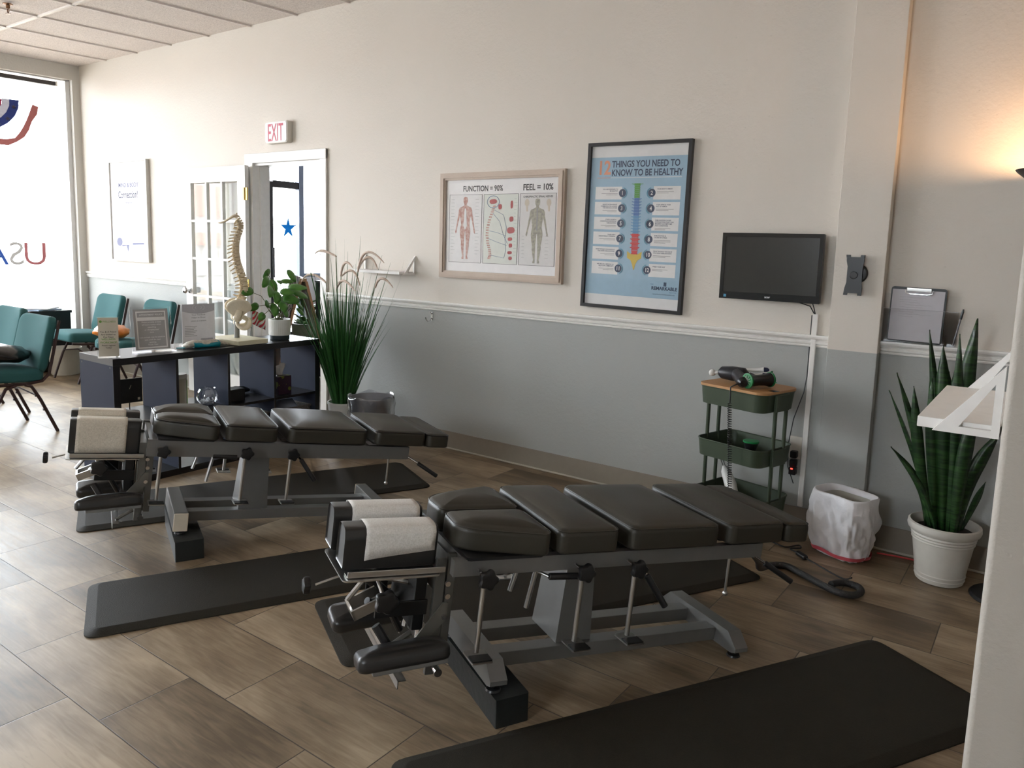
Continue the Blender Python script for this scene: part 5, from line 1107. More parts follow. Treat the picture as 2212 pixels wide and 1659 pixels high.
# the blue poster
bf = mat('black_frame', (.012, .013, .016), .35)
R, w2, h2 = frame_obj('spine_poster', -2.298, -1.662, 1.063, 2.004, .019, .030, bf, 'tall black framed blue poster headed 12 THINGS YOU NEED TO KNOW TO BE HEALTHY', 'poster', rot=math.radians(.7))
cx_, cz_ = -1.980, 1.5335
navy = mat('navy_ink', (.018, .045, .11), .6); skyb = mat('poster_blue', (0.36, 0.54, 0.68), .55); peach = mat('peach_ink', (.78, .33, .20), .6); pwhite = mat('poster_white', (.86, .85, .84), .6); bluem = mat('mid_blue_ink', (.10, .25, .42), .6); tealk = mat('teal_ring_ink', (.10, .38, .55), .6)
sheet(R, -w2 + .012, w2 - .012, -h2 + .012, h2 - .012, .010, pwhite, 'sheet'); PX = lambda x: x - cx_; PZ = lambda z_: z_ - cz_
sheet(R, -w2 + .014, w2 - .018, PZ(1.142), PZ(1.922), .0112, skyb, 'blue_field')
wt('big_number', '12', PX(-2.195), PZ(1.828), .108, peach, R, .0128, bold=.025, sx=.82); wt('title', 'THINGS YOU NEED TO\nKNOW TO BE HEALTHY', PX(-2.145), PZ(1.866), .0505, navy, R, .0128, 'LEFT', bold=.022, sx=.785, sp_=.95)
MB().box(PX(-2.148), PX(-1.715), -.0130, -.0126, PZ(1.806), PZ(1.809)).build('white_rule', pwhite, R, smooth=None); MB().box(PX(-2.236), PX(-2.152), -.0130, -.0126, PZ(1.806), PZ(1.809)).build('peach_rule', peach, R, smooth=None)
T12 = [('YOU ARE DESIGNED TO\nBE HEALTHY', 2), ('YOUR BODY IS SMART', 2), ('INNATE INTELLIGENCE\nCOMMUNICATES ACROSS\nTHE NERVOUS SYSTEM', 2), ('YOUR SPINE IS YOUR\nSUIT OF ARMOR', 2), ('STRESS CAUSES A\nCONDITION KNOWN AS\nSUBLUXATION', 2), ('SUBLUXATION CAUSES\nDYSFUNCTION THAT CAN\nMANIFEST AS SYMPTOMS\nAND CONDITIONS', 2), ('YOUR LIFE IS\nUNNATURALLY STRESSFUL', 2), ('SUBLUXATION IS\nCAUSED BY STRESS', 3), ('HOW WOULD YOU KNOW IF\nYOU HAVE SUBLUXATION?', 2), ('WHAT SHOULD YOU DO IF\nYOU HAVE SUBLUXATION?', 2), ('WE ARE ON A MISSION TO\nHELP OUR COMMUNITY', 2), ('I NEED YOUR HELP', 2)]
for k, (t_, nl) in enumerate(T12):
    row, lft = k // 2, k % 2 == 0; zc = 1.722 - row * .0852; x0, x1 = (-2.243, -2.072) if lft else (-1.876, -1.716); px_ = -2.068 if lft else -1.886
    card = MB().box(PX(x0), PX(x1), -.0128, -.0124, PZ(zc - .036), PZ(zc + .036)).build('card', pwhite, R, smooth=None)
    ringm = MB(); a0, a1 = (-75, 75) if lft else (105, 255)
    for rr2, th in ((.027, .0014), (.0305, .0008)): ringm.tube([Vector((PX(px_) + rr2 * math.cos(math.radians(a0 + (a1 - a0) * j / 14)), -.0132, PZ(zc) + rr2 * math.sin(math.radians(a0 + (a1 - a0) * j / 14)))) for j in range(15)], th, 5)
    disc_ = MB().prism([(PX(px_) + .0225 * math.cos(j / 28 * 2 * PI), PZ(zc) + .0225 * math.sin(j / 28 * 2 * PI)) for j in range(28)], .0131, .0136).xf(RXW).build('number_badge', navy, R, smooth=None)
    ringm.build('ring', tealk, disc_, smooth=None)
    wt('number', str(k + 1), PX(px_), PZ(zc) - .0105, .032, pwhite, disc_, .0138, bold=.025, sx=.85)
    tx = px_ - .030 if lft else px_ + .031; nlines = t_.count('\n') + 1; z_ = PZ(zc) + .022 - .004
    wt('card_heading', t_, PX(tx), z_, .0098, navy, card, .0130, 'RIGHT' if lft else 'LEFT', bold=.012, sx=.92, sp_=1.0)
    bl = MB()
    for j in range(nl): zz = z_ - .0098 * nlines - .003 - .0068 * j; L_2 = .105 - .03 * (j == nl - 1) - .006 * (k % 3); bl.box(*( (PX(tx) - L_2, PX(tx)) if lft else (PX(tx), PX(tx) + L_2)), -.0131, -.0129, zz, zz + .0022)
    bl.build('small_print', inkg, card, smooth=None)
cols = [mat('spine_green', (.10, .36, .06), .6), mat('spine_blue', (.06, .17, .45), .6), mat('spine_sky', (.10, .30, .55), .6), mat('spine_red', (.62, .03, .04), .6), mat('spine_yellow', (.72, .52, .07), .6)]
zt = 1.775; nv2 = 24; hs_ = [.0115] * 7 + [.0165] * 12 + [.0235] * 5
parts = [MB() for _ in range(5)]; z_ = zt
for i, h_ in enumerate(hs_):
    mb = parts[0] if i < 7 else (parts[1] if i < 13 else (parts[2] if i < 19 else parts[3])); w_ = .015 + (.003 if i < 7 else 0) + (.004 if i > 18 else 0) + .006 * abs(math.sin(i / 24 * PI - .6)) * .5
    cxx = PX(-1.977 + .006 * i / 24); zz = PZ(z_)
    mb.prism([(cxx - w_, zz), (cxx - w_ * .8, zz - h_ * .5), (cxx - w_, zz - h_ * .93), (cxx + w_, zz - h_ * .93), (cxx + w_ * .8, zz - h_ * .5), (cxx + w_, zz)], .0128, .0133)
    if i == 0 or i > 6:
        e = .030 if i not in (0,) else .036; 
        if i < 23: mb.prism([(cxx - e, zz - h_ * .15), (cxx - e, zz - h_ * .35), (cxx - w_ * .8, zz - h_ * .62), (cxx + w_ * .8, zz - h_ * .62), (cxx + e, zz - h_ * .35), (cxx + e, zz - h_ * .15), (cxx, zz - h_ * .35)], .0126, .0129)
    z_ -= h_
cxx = PX(-1.971); zz = PZ(z_)
parts[4].prism([(cxx - .046, zz + .018), (cxx - .044, zz - .020), (cxx - .022, zz - .032), (cxx - .010, zz - .055), (cxx - .002, zz - .085), (cxx + .004, zz - .085), (cxx + .010, zz - .055), (cxx + .022, zz - .032), (cxx + .044, zz - .020), (cxx + .046, zz + .018), (cxx + .02, zz + .002), (cxx - .02, zz + .002)], .0124, .0130)
for mb, m, nm in zip(parts, cols, ('neck_vertebrae', 'upper_back_vertebrae', 'mid_back_vertebrae', 'lower_back_vertebrae', 'sacrum')): mb.xf(RXW).build(nm, m, R, smooth=None)
wt('logo_lettering', 'REMARKABLE', PX(-1.775), PZ(1.190), .0262, navy, R, .0128, bold=.03, sx=.98); wt('logo_small_lettering', 'THE', PX(-1.850), PZ(1.216), .011, bluem, R, .0128); wt('logo_small_lettering', 'PRACTICE', PX(-1.722), PZ(1.176), .0095, bluem, R, .0128); wt('web_address', 'www.theremarkablepractice.com', PX(-1.776), PZ(1.163), .0098, navy, R, .0128)
MB().box(PX(-1.779), PX(-1.772), -.0132, -.0128, PZ(1.212), PZ(1.234)).box(PX(-1.770), PX(-1.763), -.0132, -.0128, PZ(1.212), PZ(1.234)).build('logo_mark', navy, R, smooth=None)
MB().box(-w2 + .013, w2 - .013, -.0175, -.0165, -h2 + .013, h2 - .013).build('glazing', glassmat('picture_glass', (.98,) * 3, .02, .8), R, smooth=None)
# floating shelves with triangular end brackets
shelfw = mat('white_shelf', (0.84, 0.82, 0.79), .45)
def floating_shelf(label, L_, dpt, hb_):
    R = empty('floating_shelf'); tag(R, label, 'wall shelf')
    MB().box(.0125, L_ - .0125, -dpt, -.002, 0, .020, .0015).build('board', shelfw, R)
    for x in (.0, L_ - .012):
        a = .018; t = .013; mb = MB(); zz0 = -.001; dB = dpt * .80; O = [(-dB, zz0), (-.003, zz0), (-.003, hb_)]
        I = [(-dB + t * 3.2, zz0 + t), (-.003 - t, zz0 + t), (-.003 - t, hb_ - t * 2.6)]
        vs = [(x, p[0], p[1]) for p in O + I] + [(x + .012, p[0], p[1]) for p in O + I]
        fs = []
        for k in range(3):
            k2 = (k + 1) % 3; fs += [(k, k2, 3 + k2, 3 + k), (6 + k, 9 + k, 9 + k2, 6 + k2), (k, 6 + k, 6 + k2, k2), (3 + k, 3 + k2, 9 + k2, 9 + k)]
        mb.add(vs, fs).build('bracket', shelfw, R, smooth=None)
    return R
fs1 = floating_shelf('white floating wall shelf with triangular end brackets, left of the anatomy chart', .50, .15, .130); fs1.location = (-4.165, D - .0005, 1.190)
fs2 = floating_shelf('white wall shelf jutting out at the right edge, mounted on the wing wall', .47, .135, .130); fs2.rotation_euler = (0, 0, -PI / 2); fs2.location = (-.0585, 2.045, 1.088)
# coat hook
hk = empty('coat_hook', (-3.505, D - .001, .925)); tag(hk, 'small chrome double coat hook on the grey wall below the rail', 'hook')
MB().prism(rrect(-.009, .009, -.045, .015, .006, 3), 0, .003).xf(RXW).build('plate', chrome, hk)
MB().tube([(0, -.003, -.028), (-.003, -.02, -.046), (-.008, -.035, -.05), (-.013, -.044, -.038), (-.015, -.047, -.022)], [.004, .0035, .0035, .0035, .005], 8).tube([(0, -.003, -.0), (0, -.012, .012), (0, -.02, .016)], [.004, .0035, .0045], 8).build('hook', chrome, hk)
# monitor
tv = empty('monitor', (-1.188, D - .03, 1.339)); tv.rotation_euler = (math.radians(0), 0, 0); tag(tv, 'black flat screen monitor mounted on the long wall above the green cart', 'monitor')
MB().box(-.250, .250, -.045, -.012, -.168, .168, .006).build('housing', blackp, tv); MB().box(-.10, .10, -.0115, .029, -.08, .08, .004).build('wall_bracket', blackm, tv)
bz = MB(); 
for P in ([(-.250, .168), (.250, .168), (.232, .148), (-.232, .148)], [(-.250, -.168), (-.232, -.132), (.232, -.132), (.250, -.168)], [(-.250, -.168), (-.250, .168), (-.232, .148), (-.232, -.132)], [(.250, -.168), (.232, -.132), (.232, .148), (.250, .168)]): bz.prism(P, .0452, .050)
bz.xf(RXW).build('bezel', mat('piano_black', (.006, .006, .007), .12), tv, smooth=None)
MB().box(-.232, .232, -.0465, -.0455, -.132, .148).build('screen', mat('dark_screen', (.022, .021, .018), .22), tv, smooth=None)
wt('logo_lettering', 'acer', .0, -.155, .016, mat('silver_ink', (.55, .55, .55), .4, .5), tv, .0503, bold=.02); MB().box(-.226, -.212, -.0506, -.0503, -.160, -.146).build('sticker', mat('cyan_sticker', (.08, .30, .45), .4), tv, smooth=None)
# white cable cover below it and loose cables
o = MB().box(-.978, -.952, D - .018, D - .0005, 0.13, 1.118, .005).build('cable_cover', trimw); tag(o, 'white vertical cable cover strip running down from the monitor', 'cable cover')
cbm = mat('black_cable', (.01, .01, .011), .5)
o = MB().tube([(-1.04, D - .05, 1.172), (-.99, D - .03, 1.155), (-.968, D - .012, 1.112)], .0028, 6).tube([(-.975, D - .05, 1.172), (-.972, D - .03, 1.15), (-.966, D - .012, 1.112)], .0028, 6).build('monitor_cable', cbm, smooth=60); tag(o, 'black cable pair hanging from the monitor into the cable cover', 'cable')
o = MB().tube([(-.984, D - .006, 1.11), (-.984, D - .006, .80), (-.992, D - .008, .72), (-1.03, D - .012, .58), (-1.045, D - .02, .44), (-1.035, D - .03, .33), (-1.0, D - .035, .25)], .0026, 6).build('power_cable', cbm, smooth=60); tag(o, 'thin black power cable running down beside the white cable cover', 'cable')
ot = empty('power_outlet', (-1.005, D - .0005, .43)); tag(ot, 'ivory wall outlet half hidden by the cable cover', 'outlet')
MB().box(-.036, .024, -.008, 0, -.058, .058, .003).build('cover_plate', mat('ivory_plastic', (0.6,) * 3), ot)
for z_ in (-.03, -.075): MB().box(-.022, .012, -.045, -.0085, z_ - .018, z_ + .018, .006).build('plug', blackp, ot)
MB().box(-.012, .004, -.05, -.0455, -.105 + .0, -.097, .001).box(-.022, .012, -.045, -.0085, -.135, -.095, .004).build('power_strip', blackp, ot); MB().box(-.010, .0, -.0525, -.0501, -.104, -.098).build('pilot_light', mat('red_pilot', (.6, .02, .02), .4, emit=((1, .03, .02), 3.0)), ot, smooth=None)
# phone holder on the column
pm = empty('phone_mount', (-.783, D - .0705, 1.318)); tag(pm, 'black suction phone holder mounted on the narrow column', 'phone holder')
MB().lathe([(.044, -.001), (.046, -.006), (.040, -.018), (.02, -.022)], 32, (.006, 0, .008), 'Y').build('suction_disc', blackp, pm)
ph_ = MB(); P = [(-.042, .094), (-.026, .094), (-.024, .084), (.020, .084), (.022, .094), (.038, .094), (.036, .066), (.032, .04), (.032, -.035), (.036, -.06), (.034, -.094), (.018, -.094), (.018, -.084), (-.026, -.084), (-.028, -.094), (-.044, -.094), (-.040, -.06), (-.034, -.035), (-.034, .04), (-.040, .066)]
ph_.prism(P, .024, .036).prism(P[0:3] + [(-.040, .080)], .036, .044).prism([(.020, .084), (.022, .094), (.038, .094), (.036, .080)], .036, .044).xf(RXW).build('cradle', blackp, pm); MB().lathe([(.018, -.037), (.018, -.040), (.014, -.042)], 24, (-.004, 0, .0), 'Y').build('pivot_cap', blackm, pm)
# wall pocket with clipboard and pen
pk = empty('wall_pocket', (-.512, D - .001, 1.0)); tag(pk, 'clear acrylic wall pocket holding a clipboard above the rail at right', 'wall pocket')
MB().box(-.155, .160, -.003, -.001, .016, .24).box(-.155, .160, -.052, -.049, .016, .172).box(-.155, .160, -.049, -.003, .016, .019).box(-.155, -.152, -.049, -.003, .019, .172).box(.157, .160, -.049, -.003, .019, .172).build('pocket', glassmat('pocket_acrylic', (.993, .994, .995), .03, .6), pk, smooth=None)
MB().box(-.155, .160, -.0522, -.0488, .1715, .1728).build('pocket_lip', mat('edge_line', (.30, .30, .32), .3), pk, smooth=None)
cb2 = empty('clipboard', (-.524, D - .018, 1.0205)); cb2.rotation_euler = (math.radians(1.5), math.radians(1.0), 0); tag(cb2, 'black clipboard with a written sheet standing in the clear wall pocket', 'clipboard')
MB().prism(rrect(-.114, .114, 0, .252, .012, 3), 0, .003).xf(RXW).build('board', blackp, cb2); MB().box(-.108, .106, -.0045, -.0032, .006, .240).build('sheet', mat('form_paper', (.56, .54, .57), .7), cb2, smooth=None)
MB().box(-.05, .052, -.010, -.0035, .232, .250, .002).build('clip', steel, cb2); MB().tube([(-.055, -.009, .240), (-.052, -.011, .226), (-.03, -.012, .222), (.035, -.012, .222), (.055, -.011, .226), (.058, -.009, .240)], .0022, 6).build('clip_wire', chrome, cb2)
hw_ = MB(); rh = random.Random(5)
for k in range(9): hw_.tube([(-.075 + j * .012, -.0049, .205 - k * .011 + rh.uniform(-.0018, .0018)) for j in range(3 + rh.randint(3, 9))], .0005, 4)
hw_.build('handwriting', inkg, cb2, smooth=None)
pn = empty('pen', (-.362, D - .046, 1.022)); pn.rotation_euler = (0, math.radians(9), 0); tag(pn, 'black pen standing in the right end of the clear wall pocket', 'pen')
MB().lathe([(.001, .0), (.0035, .012), (.004, .03), (.004, .12)], 10).build('barrel', mat('grey_barrel', (.10, .10, .11), .3), pn); MB().lathe([(.0045, .121), (.0055, .125), (.0055, .155), (.003, .168)], 10).build('cap', blackp, pn)
# ------------------------------------------------------------------ green utility cart
ct = empty('utility_cart', (-1.408, 3.548, 0), math.radians(-15)); tag(ct, 'dark green three tier rolling cart with a bamboo lid against the long wall', 'cart')
green = mat('army_green_metal', (0.050, 0.070, 0.042), .45, .1); bam = mat('bamboo', (0.50, 0.27, 0.11), .5, noise=(5, (.43, .22, .085), .8)); CW, CDp = .37, .30
def tray(z0, z1, nm, lid=False):
    P = rrect(0, CW, 0, CDp, .05, 7); n_ = len(P); c = Vector((CW / 2, CDp / 2)); I = [tuple(c + (Vector(p) - c) * .988) for p in P]; B = [tuple(c + (Vector(p) - c) * .955) for p in P]; BI = [tuple(c + (Vector(p) - c) * .94) for p in P]
    vs = [(x, y, z1) for x, y in P] + [(x, y, z0) for x, y in B] + [(x, y, z1) for x, y in I] + [(x, y, z0 + .003) for x, y in BI]
    fs = [(i, (i + 1) % n_, n_ + (i + 1) % n_, n_ + i) for i in range(n_)] + [(2 * n_ + i, 3 * n_ + i, 3 * n_ + (i + 1) % n_, 2 * n_ + (i + 1) % n_) for i in range(n_)] + [(i, 2 * n_ + i, 2 * n_ + (i + 1) % n_, (i + 1) % n_) for i in range(n_)] + [tuple(reversed(range(n_, 2 * n_))), tuple(range(3 * n_, 4 * n_))]
    o = MB().add(vs, fs).build(nm, green, ct, smooth=40); MB().tube([(x, y, z1) for x, y in P], .0032, 6, closed=True).build('rim', green, o); return o
tray(.668, .752, 'tray'); tray(.405, .488, 'tray'); tray(.15, .232, 'tray')
P = rrect(-.004, CW + .004, -.004, CDp + .004, .05, 6); MB().prism(P, .7555, .767).build('bamboo_lid', bam, ct); MB().prism(rrect(CW - .035, CW + .0045, .085, .125, .006, 2), .7672, .7678).build('lid_notch', blackp, ct)
for x in (-.002, CW + .002):
    for y in (.105, .195): MB().tube([(x, y, .06), (x, y, .748)], .0095, 10).build('upright', green, ct)
    for z_ in (.71, .445, .19): MB().box(min(x, x + (.012 if x > 0 else -.012)), max(x, x + (.012 if x > 0 else -.012)), .095, .205, z_ - .04, z_ + .04, .004).build('side_clamp', green, ct)
for x in (.03, CW - .03):
    for y in (.04, CDp - .04): cs = MB().lathe([(.022, -.009), (.024, -.005), (.024, .005), (.022, .009)], 18, (x, y, .0245), 'X').box(x - .013, x - .0095, y - .012, y + .012, .02, .062).box(x + .0095, x + .013, y - .012, y + .012, .02, .062).box(x - .013, x + .013, y - .012, y + .012, .055, .062).build('castor', blackp, ct)
for x in (.03, CW - .03): MB().box(x - .012, x + .012, .03, CDp - .03, .0625, .075).build('castor_rail', green, ct)
def cartpt(u, v, z_): a = math.radians(-15); return Vector((-1.408 + u * math.cos(a) - v * math.sin(a), 3.548 + u * math.sin(a) + v * math.cos(a), z_))
ZL = .768
# black percussion massager with coiled cord
ms = empty('massage_gun', cartpt(.085, .12, ZL), math.radians(-8)); tag(ms, 'black handheld massager with a white ball tip and coiled cord, on the cart lid', 'massager')
MB().tube([(-.045, .01, .034), (-.03, .01, .036), (.02, .01, .038), (.07, .01, .042), (.085, .008, .040)], [.014, .027, .032, .028, .016], 16).tube([(.045, 0, .040), (.085, -.045, .028), (.115, -.085, .024)], [.026, .024, .023], 14).build('body', mat('black_soft_plastic', (.016, .016, .020), .4), ms, smooth=50)
MB().tube([(-.045, .01, .034), (-.062, .01, .031)], .007, 8).sphere((-.078, .01, .029), .0155, 14).build('ball_tip', ceram, ms, smooth=60); MB().tube([(.10, .005, .045), (.125, .0, .040), (.13, -.012, .030)], [.010, .010, .006], 8).build('switch_lever', blackp, ms)
MB().tube([(.115, -.085, .024), (.128, -.102, .022)], [.023, .014], 14).build('cord_collar', blackp, ms)
cord = MB(); a0 = cartpt(.235, -.015, .765) ; M_ = ms.matrix_world if False else None
lw = math.radians(-8)
def ms_local(p): q_ = p - ms.location; c_, s_ = math.cos(-lw), math.sin(-lw); return Vector((q_.x * c_ - q_.y * s_, q_.x * s_ + q_.y * c_, q_.z)) / 1.15
pA = Vector((.128, -.102, .022)); pB = ms_local(cartpt(.205, -.022, .775)); pC = ms_local(cartpt(.212, -.030, .70)); pts = [pA, (pA + pB) / 2 + Vector((0, 0, .006)), pB, pC]
cord.tube(pts, .003, 6)
cpts = []; top = cartpt(.212, -.032, .70); bot = cartpt(.265, -.05, .20)
for k in range(46 * 10 + 1):
    t = k / 460; c_ = top * (1 - t) + bot * t; ang = 2 * PI * 46 * t; cpts.append(ms_local(c_ + Vector((math.cos(ang) * .009, math.sin(ang) * .009, 0))))
cord.tube(cpts, .0017, 5); cord.build('coiled_cord', cbm, ms, smooth=70)
ms.scale = (1.15, 1.15, 1.15)
# white massager with two blue tips
wm_ = empty('white_adjuster', cartpt(.165, .215, ZL), math.radians(8)); tag(wm_, 'white handheld tool with two dark blue tipped prongs, behind the black massager', 'massager')
MB().box(-.055, .075, -.028, .028, .001, .030, .010, 3).build('body', ceram, wm_); 
for y, z_ in ((.018, .064), (-.012, .040)):
    a_ = MB().tube([(-.04, y, z_ - .006), (.02, y, z_), (.05, y, z_ + .004)], [.007, .009, .013], 10).build('prong', ceram, wm_); MB().tube([(.0505, y, z_ + .004), (.064, y, z_ + .005), (.074, y, z_ + .005)], [.012, .011, .005], 12).build('prong_tip', mat('navy_rubber', (.01, .014, .05), .5), wm_)
MB().box(-.045, -.03, -.02, .026, .0305, .052, .003).build('trigger', ceram, wm_)
# green black roller lying on the lid
rl_ = empty('roller_bottle', cartpt(.268, .105, ZL + .038), 0); tag(rl_, 'black cylinder with bright green end rings lying on the right of the cart lid', 'roller')
mt = Matrix.Rotation(math.radians(60), 4, 'Z') @ Matrix.Rotation(PI / 2, 4, 'Y')
MB().lathe([(.033, -.06), (.028, -.04), (.026, 0), (.028, .04), (.034, .068)], 28).xf(mt).build('barrel', blackp, rl_)
grn = mat('bright_green_plastic', (.0, .19, .045), .4)
for z_ in (-.064, .072): MB().lathe([(.030, z_ - .004), (.0365, z_ - .003), (.0365, z_ + .004), (.033, z_ + .005)], 28).xf(mt).build('end_ring', grn, rl_)
fn = MB()
for k in range(6): a = k * PI / 6; fn.box(-.028, .028, -.0012, .0012, -.0705, -.069).xf(Matrix.Rotation(a, 4, 'Z'), len(fn.v) - 8)
fn.xf(mt).build('front_grille', steel, rl_, smooth=None); cl_ = MB()
for a in (.4, 1.9, 3.4): cl_.box(-.004, .004, .034, .045, .066, .078, .001).xf(Matrix.Rotation(a, 4, 'Z'), 0 if a == .4 else len(cl_.v) - 24)
cl_.xf(mt).build('green_tabs', grn, rl_)
# cup in the middle tray, white tool in the bottom tray
cu = empty('green_rim_cup', cartpt(.245, .12, .4095)); tag(cu, 'black cup with a green rim standing in the middle tray of the cart', 'cup')
MB().lathe([(.020, .001), (.024, .004), (.026, .05), (.033, .075), (.034, .084), (.004, .084)], 26).build('cup', blackp, cu); MB().lathe([(.034, .0845), (.038, .086), (.038, .094), (.033, .095)], 26).build('rim', grn, cu)
wt_ = empty('white_wand', cartpt(.135, .13, .27)); tag(wt_, 'white cone handled wand sticking out of the lowest cart tray', 'tool')
dv = (cartpt(.21, .06, .235) - cartpt(.04, .17, .375)); d0 = cartpt(.04, .17, .375) - wt_.location
MB().tube([d0 + dv * .30, d0 + dv * .42, d0 + dv * .75, d0 + dv * 1.0], [.010, .024, .030, .022], 16).build('handle', ceram, wt_, smooth=50)
for s_ in (-.006, .006): MB().tube([d0 + Vector((s_, 0, 0)), d0 + dv * .30 + Vector((s_, 0, 0))], .003, 8).build('prong', steel, wt_)
# ------------------------------------------------------------------ bin with a white bag
bn = empty('waste_bin', (-.715, 3.715, 0), math.radians(-22)); tag(bn, 'waste bin wrapped in a draped white plastic bag beside the column', 'waste bin')
def rr_ring(w_, d_, z_, r, jit, ph_, n=9):
    Q = rrect(-w_ / 2, w_ / 2, -d_ / 2, d_ / 2, r, n); P = []; out = []
    for i, p in enumerate(Q):
        m_2 = 9 if (i + 1) % (n + 1) == 0 else 1; b = Q[(i + 1) % len(Q)]; P += [(p[0] + (b[0] - p[0]) * k / m_2, p[1] + (b[1] - p[1]) * k / m_2) for k in range(m_2)]
    for i, (x, y) in enumerate(P): a = math.atan2(y, x); j = 1 + jit * (math.sin(5 * a + ph_) * .5 + math.sin(9 * a - 2 * ph_) * .35 + math.sin(14 * a + ph_ * 3) * .2); out.append((x * j, y * j, z_ + jit * .12 * math.sin(4 * a + ph_)))
    return out
rings = [rr_ring(.150, .105, .16, .03, .0, 0), rr_ring(.235, .160, .296, .05, .02, 1), rr_ring(.262, .182, .312, .06, .01, 1), rr_ring(.275, .195, .305, .06, .015, 1.2), rr_ring(.284, .205, .27, .06, .03, 1.5), rr_ring(.290, .210, .245, .06, .04, 1.7), rr_ring(.296, .214, .215, .06, .05, 2.0), rr_ring(.296, .214, .185, .06, .05, 2.3), rr_ring(.292, .210, .15, .06, .05, 2.6), rr_ring(.284, .205, .12, .06, .05, 2.9), rr_ring(.272, .196, .085, .06, .05, 3.1), rr_ring(.255, .182, .05, .05, .045, 3.4), rr_ring(.228, .158, .014, .05, .03, 3.6), rr_ring(.19, .13, .002, .05, .0, 3.6)]
n_ = len(rings[0]); bgm = bpy.data.materials.new('white_bag_film'); bgm = mat('white_bag', (0.84, 0.83, 0.85), .35, noise=(9, (0.78, 0.77, 0.80), .7), bump=(26, 1.0), trans=0.0)
bgm.node_tree.nodes['Principled BSDF'].inputs['Subsurface Weight'].default_value = 0.0
o = MB().add([v for r in rings for v in r], [(i * n_ + k, i * n_ + (k + 1) % n_, (i + 1) * n_ + (k + 1) % n_, (i + 1) * n_ + k) for i in range(len(rings) - 1) for k in range(n_)]).build('bag', bgm, bn, smooth=60)
sb_ = o.modifiers.new('s', 'SUBSURF'); sb_.levels = 1; sb_.render_levels = 2
from mathutils import noise as mnoise
for v_ in o.data.vertices:
    c_ = v_.co; rr3 = math.hypot(c_.x, c_.y)
    if c_.z < .30 and rr3 > .08:
        a_ = math.atan2(c_.y, c_.x); q_ = (.010 - abs(mnoise.noise(Vector((a_ * 3.2 + c_.z * 14, c_.z * 8, 1.3)))) * .060 + mnoise.noise(Vector((a_ * 9, c_.z * 22, 4.0))) * .014) * min(1, (.30 - c_.z) * 12)
        c_.x *= 1 + q_ / rr3; c_.y *= 1 + q_ / rr3
pk_ = mat('pink_tie', (.62, .10, .13), .4); MB().add(rr_ring(.242, .170, .016, .05, .03, 3.6) + rr_ring(.252, .178, .034, .05, .035, 3.5), [(k, (k + 1) % n_, n_ + (k + 1) % n_, n_ + k) for k in range(n_)]).build('drawstring', pk_, bn, smooth=60)
MB().add(rr_ring(.15, .10, .004, .03, 0, 0) + rr_ring(.20, .14, .285, .04, 0, 0), [(k, (k + 1) % n_, n_ + (k + 1) % n_, n_ + k) for k in range(n_)] + [tuple(range(n_))]).build('bin_shell', mat('cream_bin', (.50, .48, .42), .5), bn, smooth=60)
o = MB().tube([(-.58, 3.84, .006), (-.50, 3.86, .005), (-.42, 3.865, .005), (-.36, 3.85, .006)], .004, 6).build('red_cord', mat('red_cord', (.55, .03, .03), .5), smooth=60); tag(o, 'thin red cord on the floor between the white bag and the plant pot', 'cord')
# ------------------------------------------------------------------ snake plant
snp = empty('snake_plant', (-.305, 3.705, 0)); tag(snp, 'tall snake plant with upright dark leaves in a white ribbed-rim pot', 'potted plant')
MB().lathe([(.088, .001), (.094, .006), (.097, .020), (.0995, .022), (.0975, .026), (.1015, .040), (.099, .044), (.120, .185), (.1245, .188), (.1215, .194), (.1265, .200), (.1235, .206), (.129, .213), (.126, .220), (.140, .232), (.144, .245), (.142, .262), (.134, .266), (.126, .258), (.118, .225), (.003, .222)], 48).build('pot', mat('cream_pot', (0.62, 0.59, 0.53), .45), snp)
MB().lathe([(.119, .226), (.06, .236), (.01, .24)], 24).build('soil', soil, snp)
def snakemat():
    m = bpy.data.materials.new('snake_leaf'); m.use_nodes = True; nt = m.node_tree; b = nt.nodes['Principled BSDF']; tc = nt.nodes.new('ShaderNodeTexCoord'); mp = nt.nodes.new('ShaderNodeMapping'); mp.inputs['Scale'].default_value = (6, 6, 42)
    nt.links.new(tc.outputs['Object'], mp.inputs[0]); n = nt.nodes.new('ShaderNodeTexNoise'); n.inputs['Scale'].default_value = 1.2; n.inputs['Detail'].default_value = 3; n.inputs['Distortion'].default_value = 1.0; nt.links.new(mp.outputs[0], n.inputs[0])
    r = nt.nodes.new('ShaderNodeValToRGB'); e = r.color_ramp.elements; e[0].position = .42; e[0].color = (.006, .024, .006, 1); e[1].position = .62; e[1].color = (.026, .075, .017, 1); nt.links.new(n.outputs['Fac'], r.inputs[0]); nt.links.new(r.outputs[0], b.inputs[0]); b.inputs['Roughness'].default_value = .38; return m
snm = snakemat()
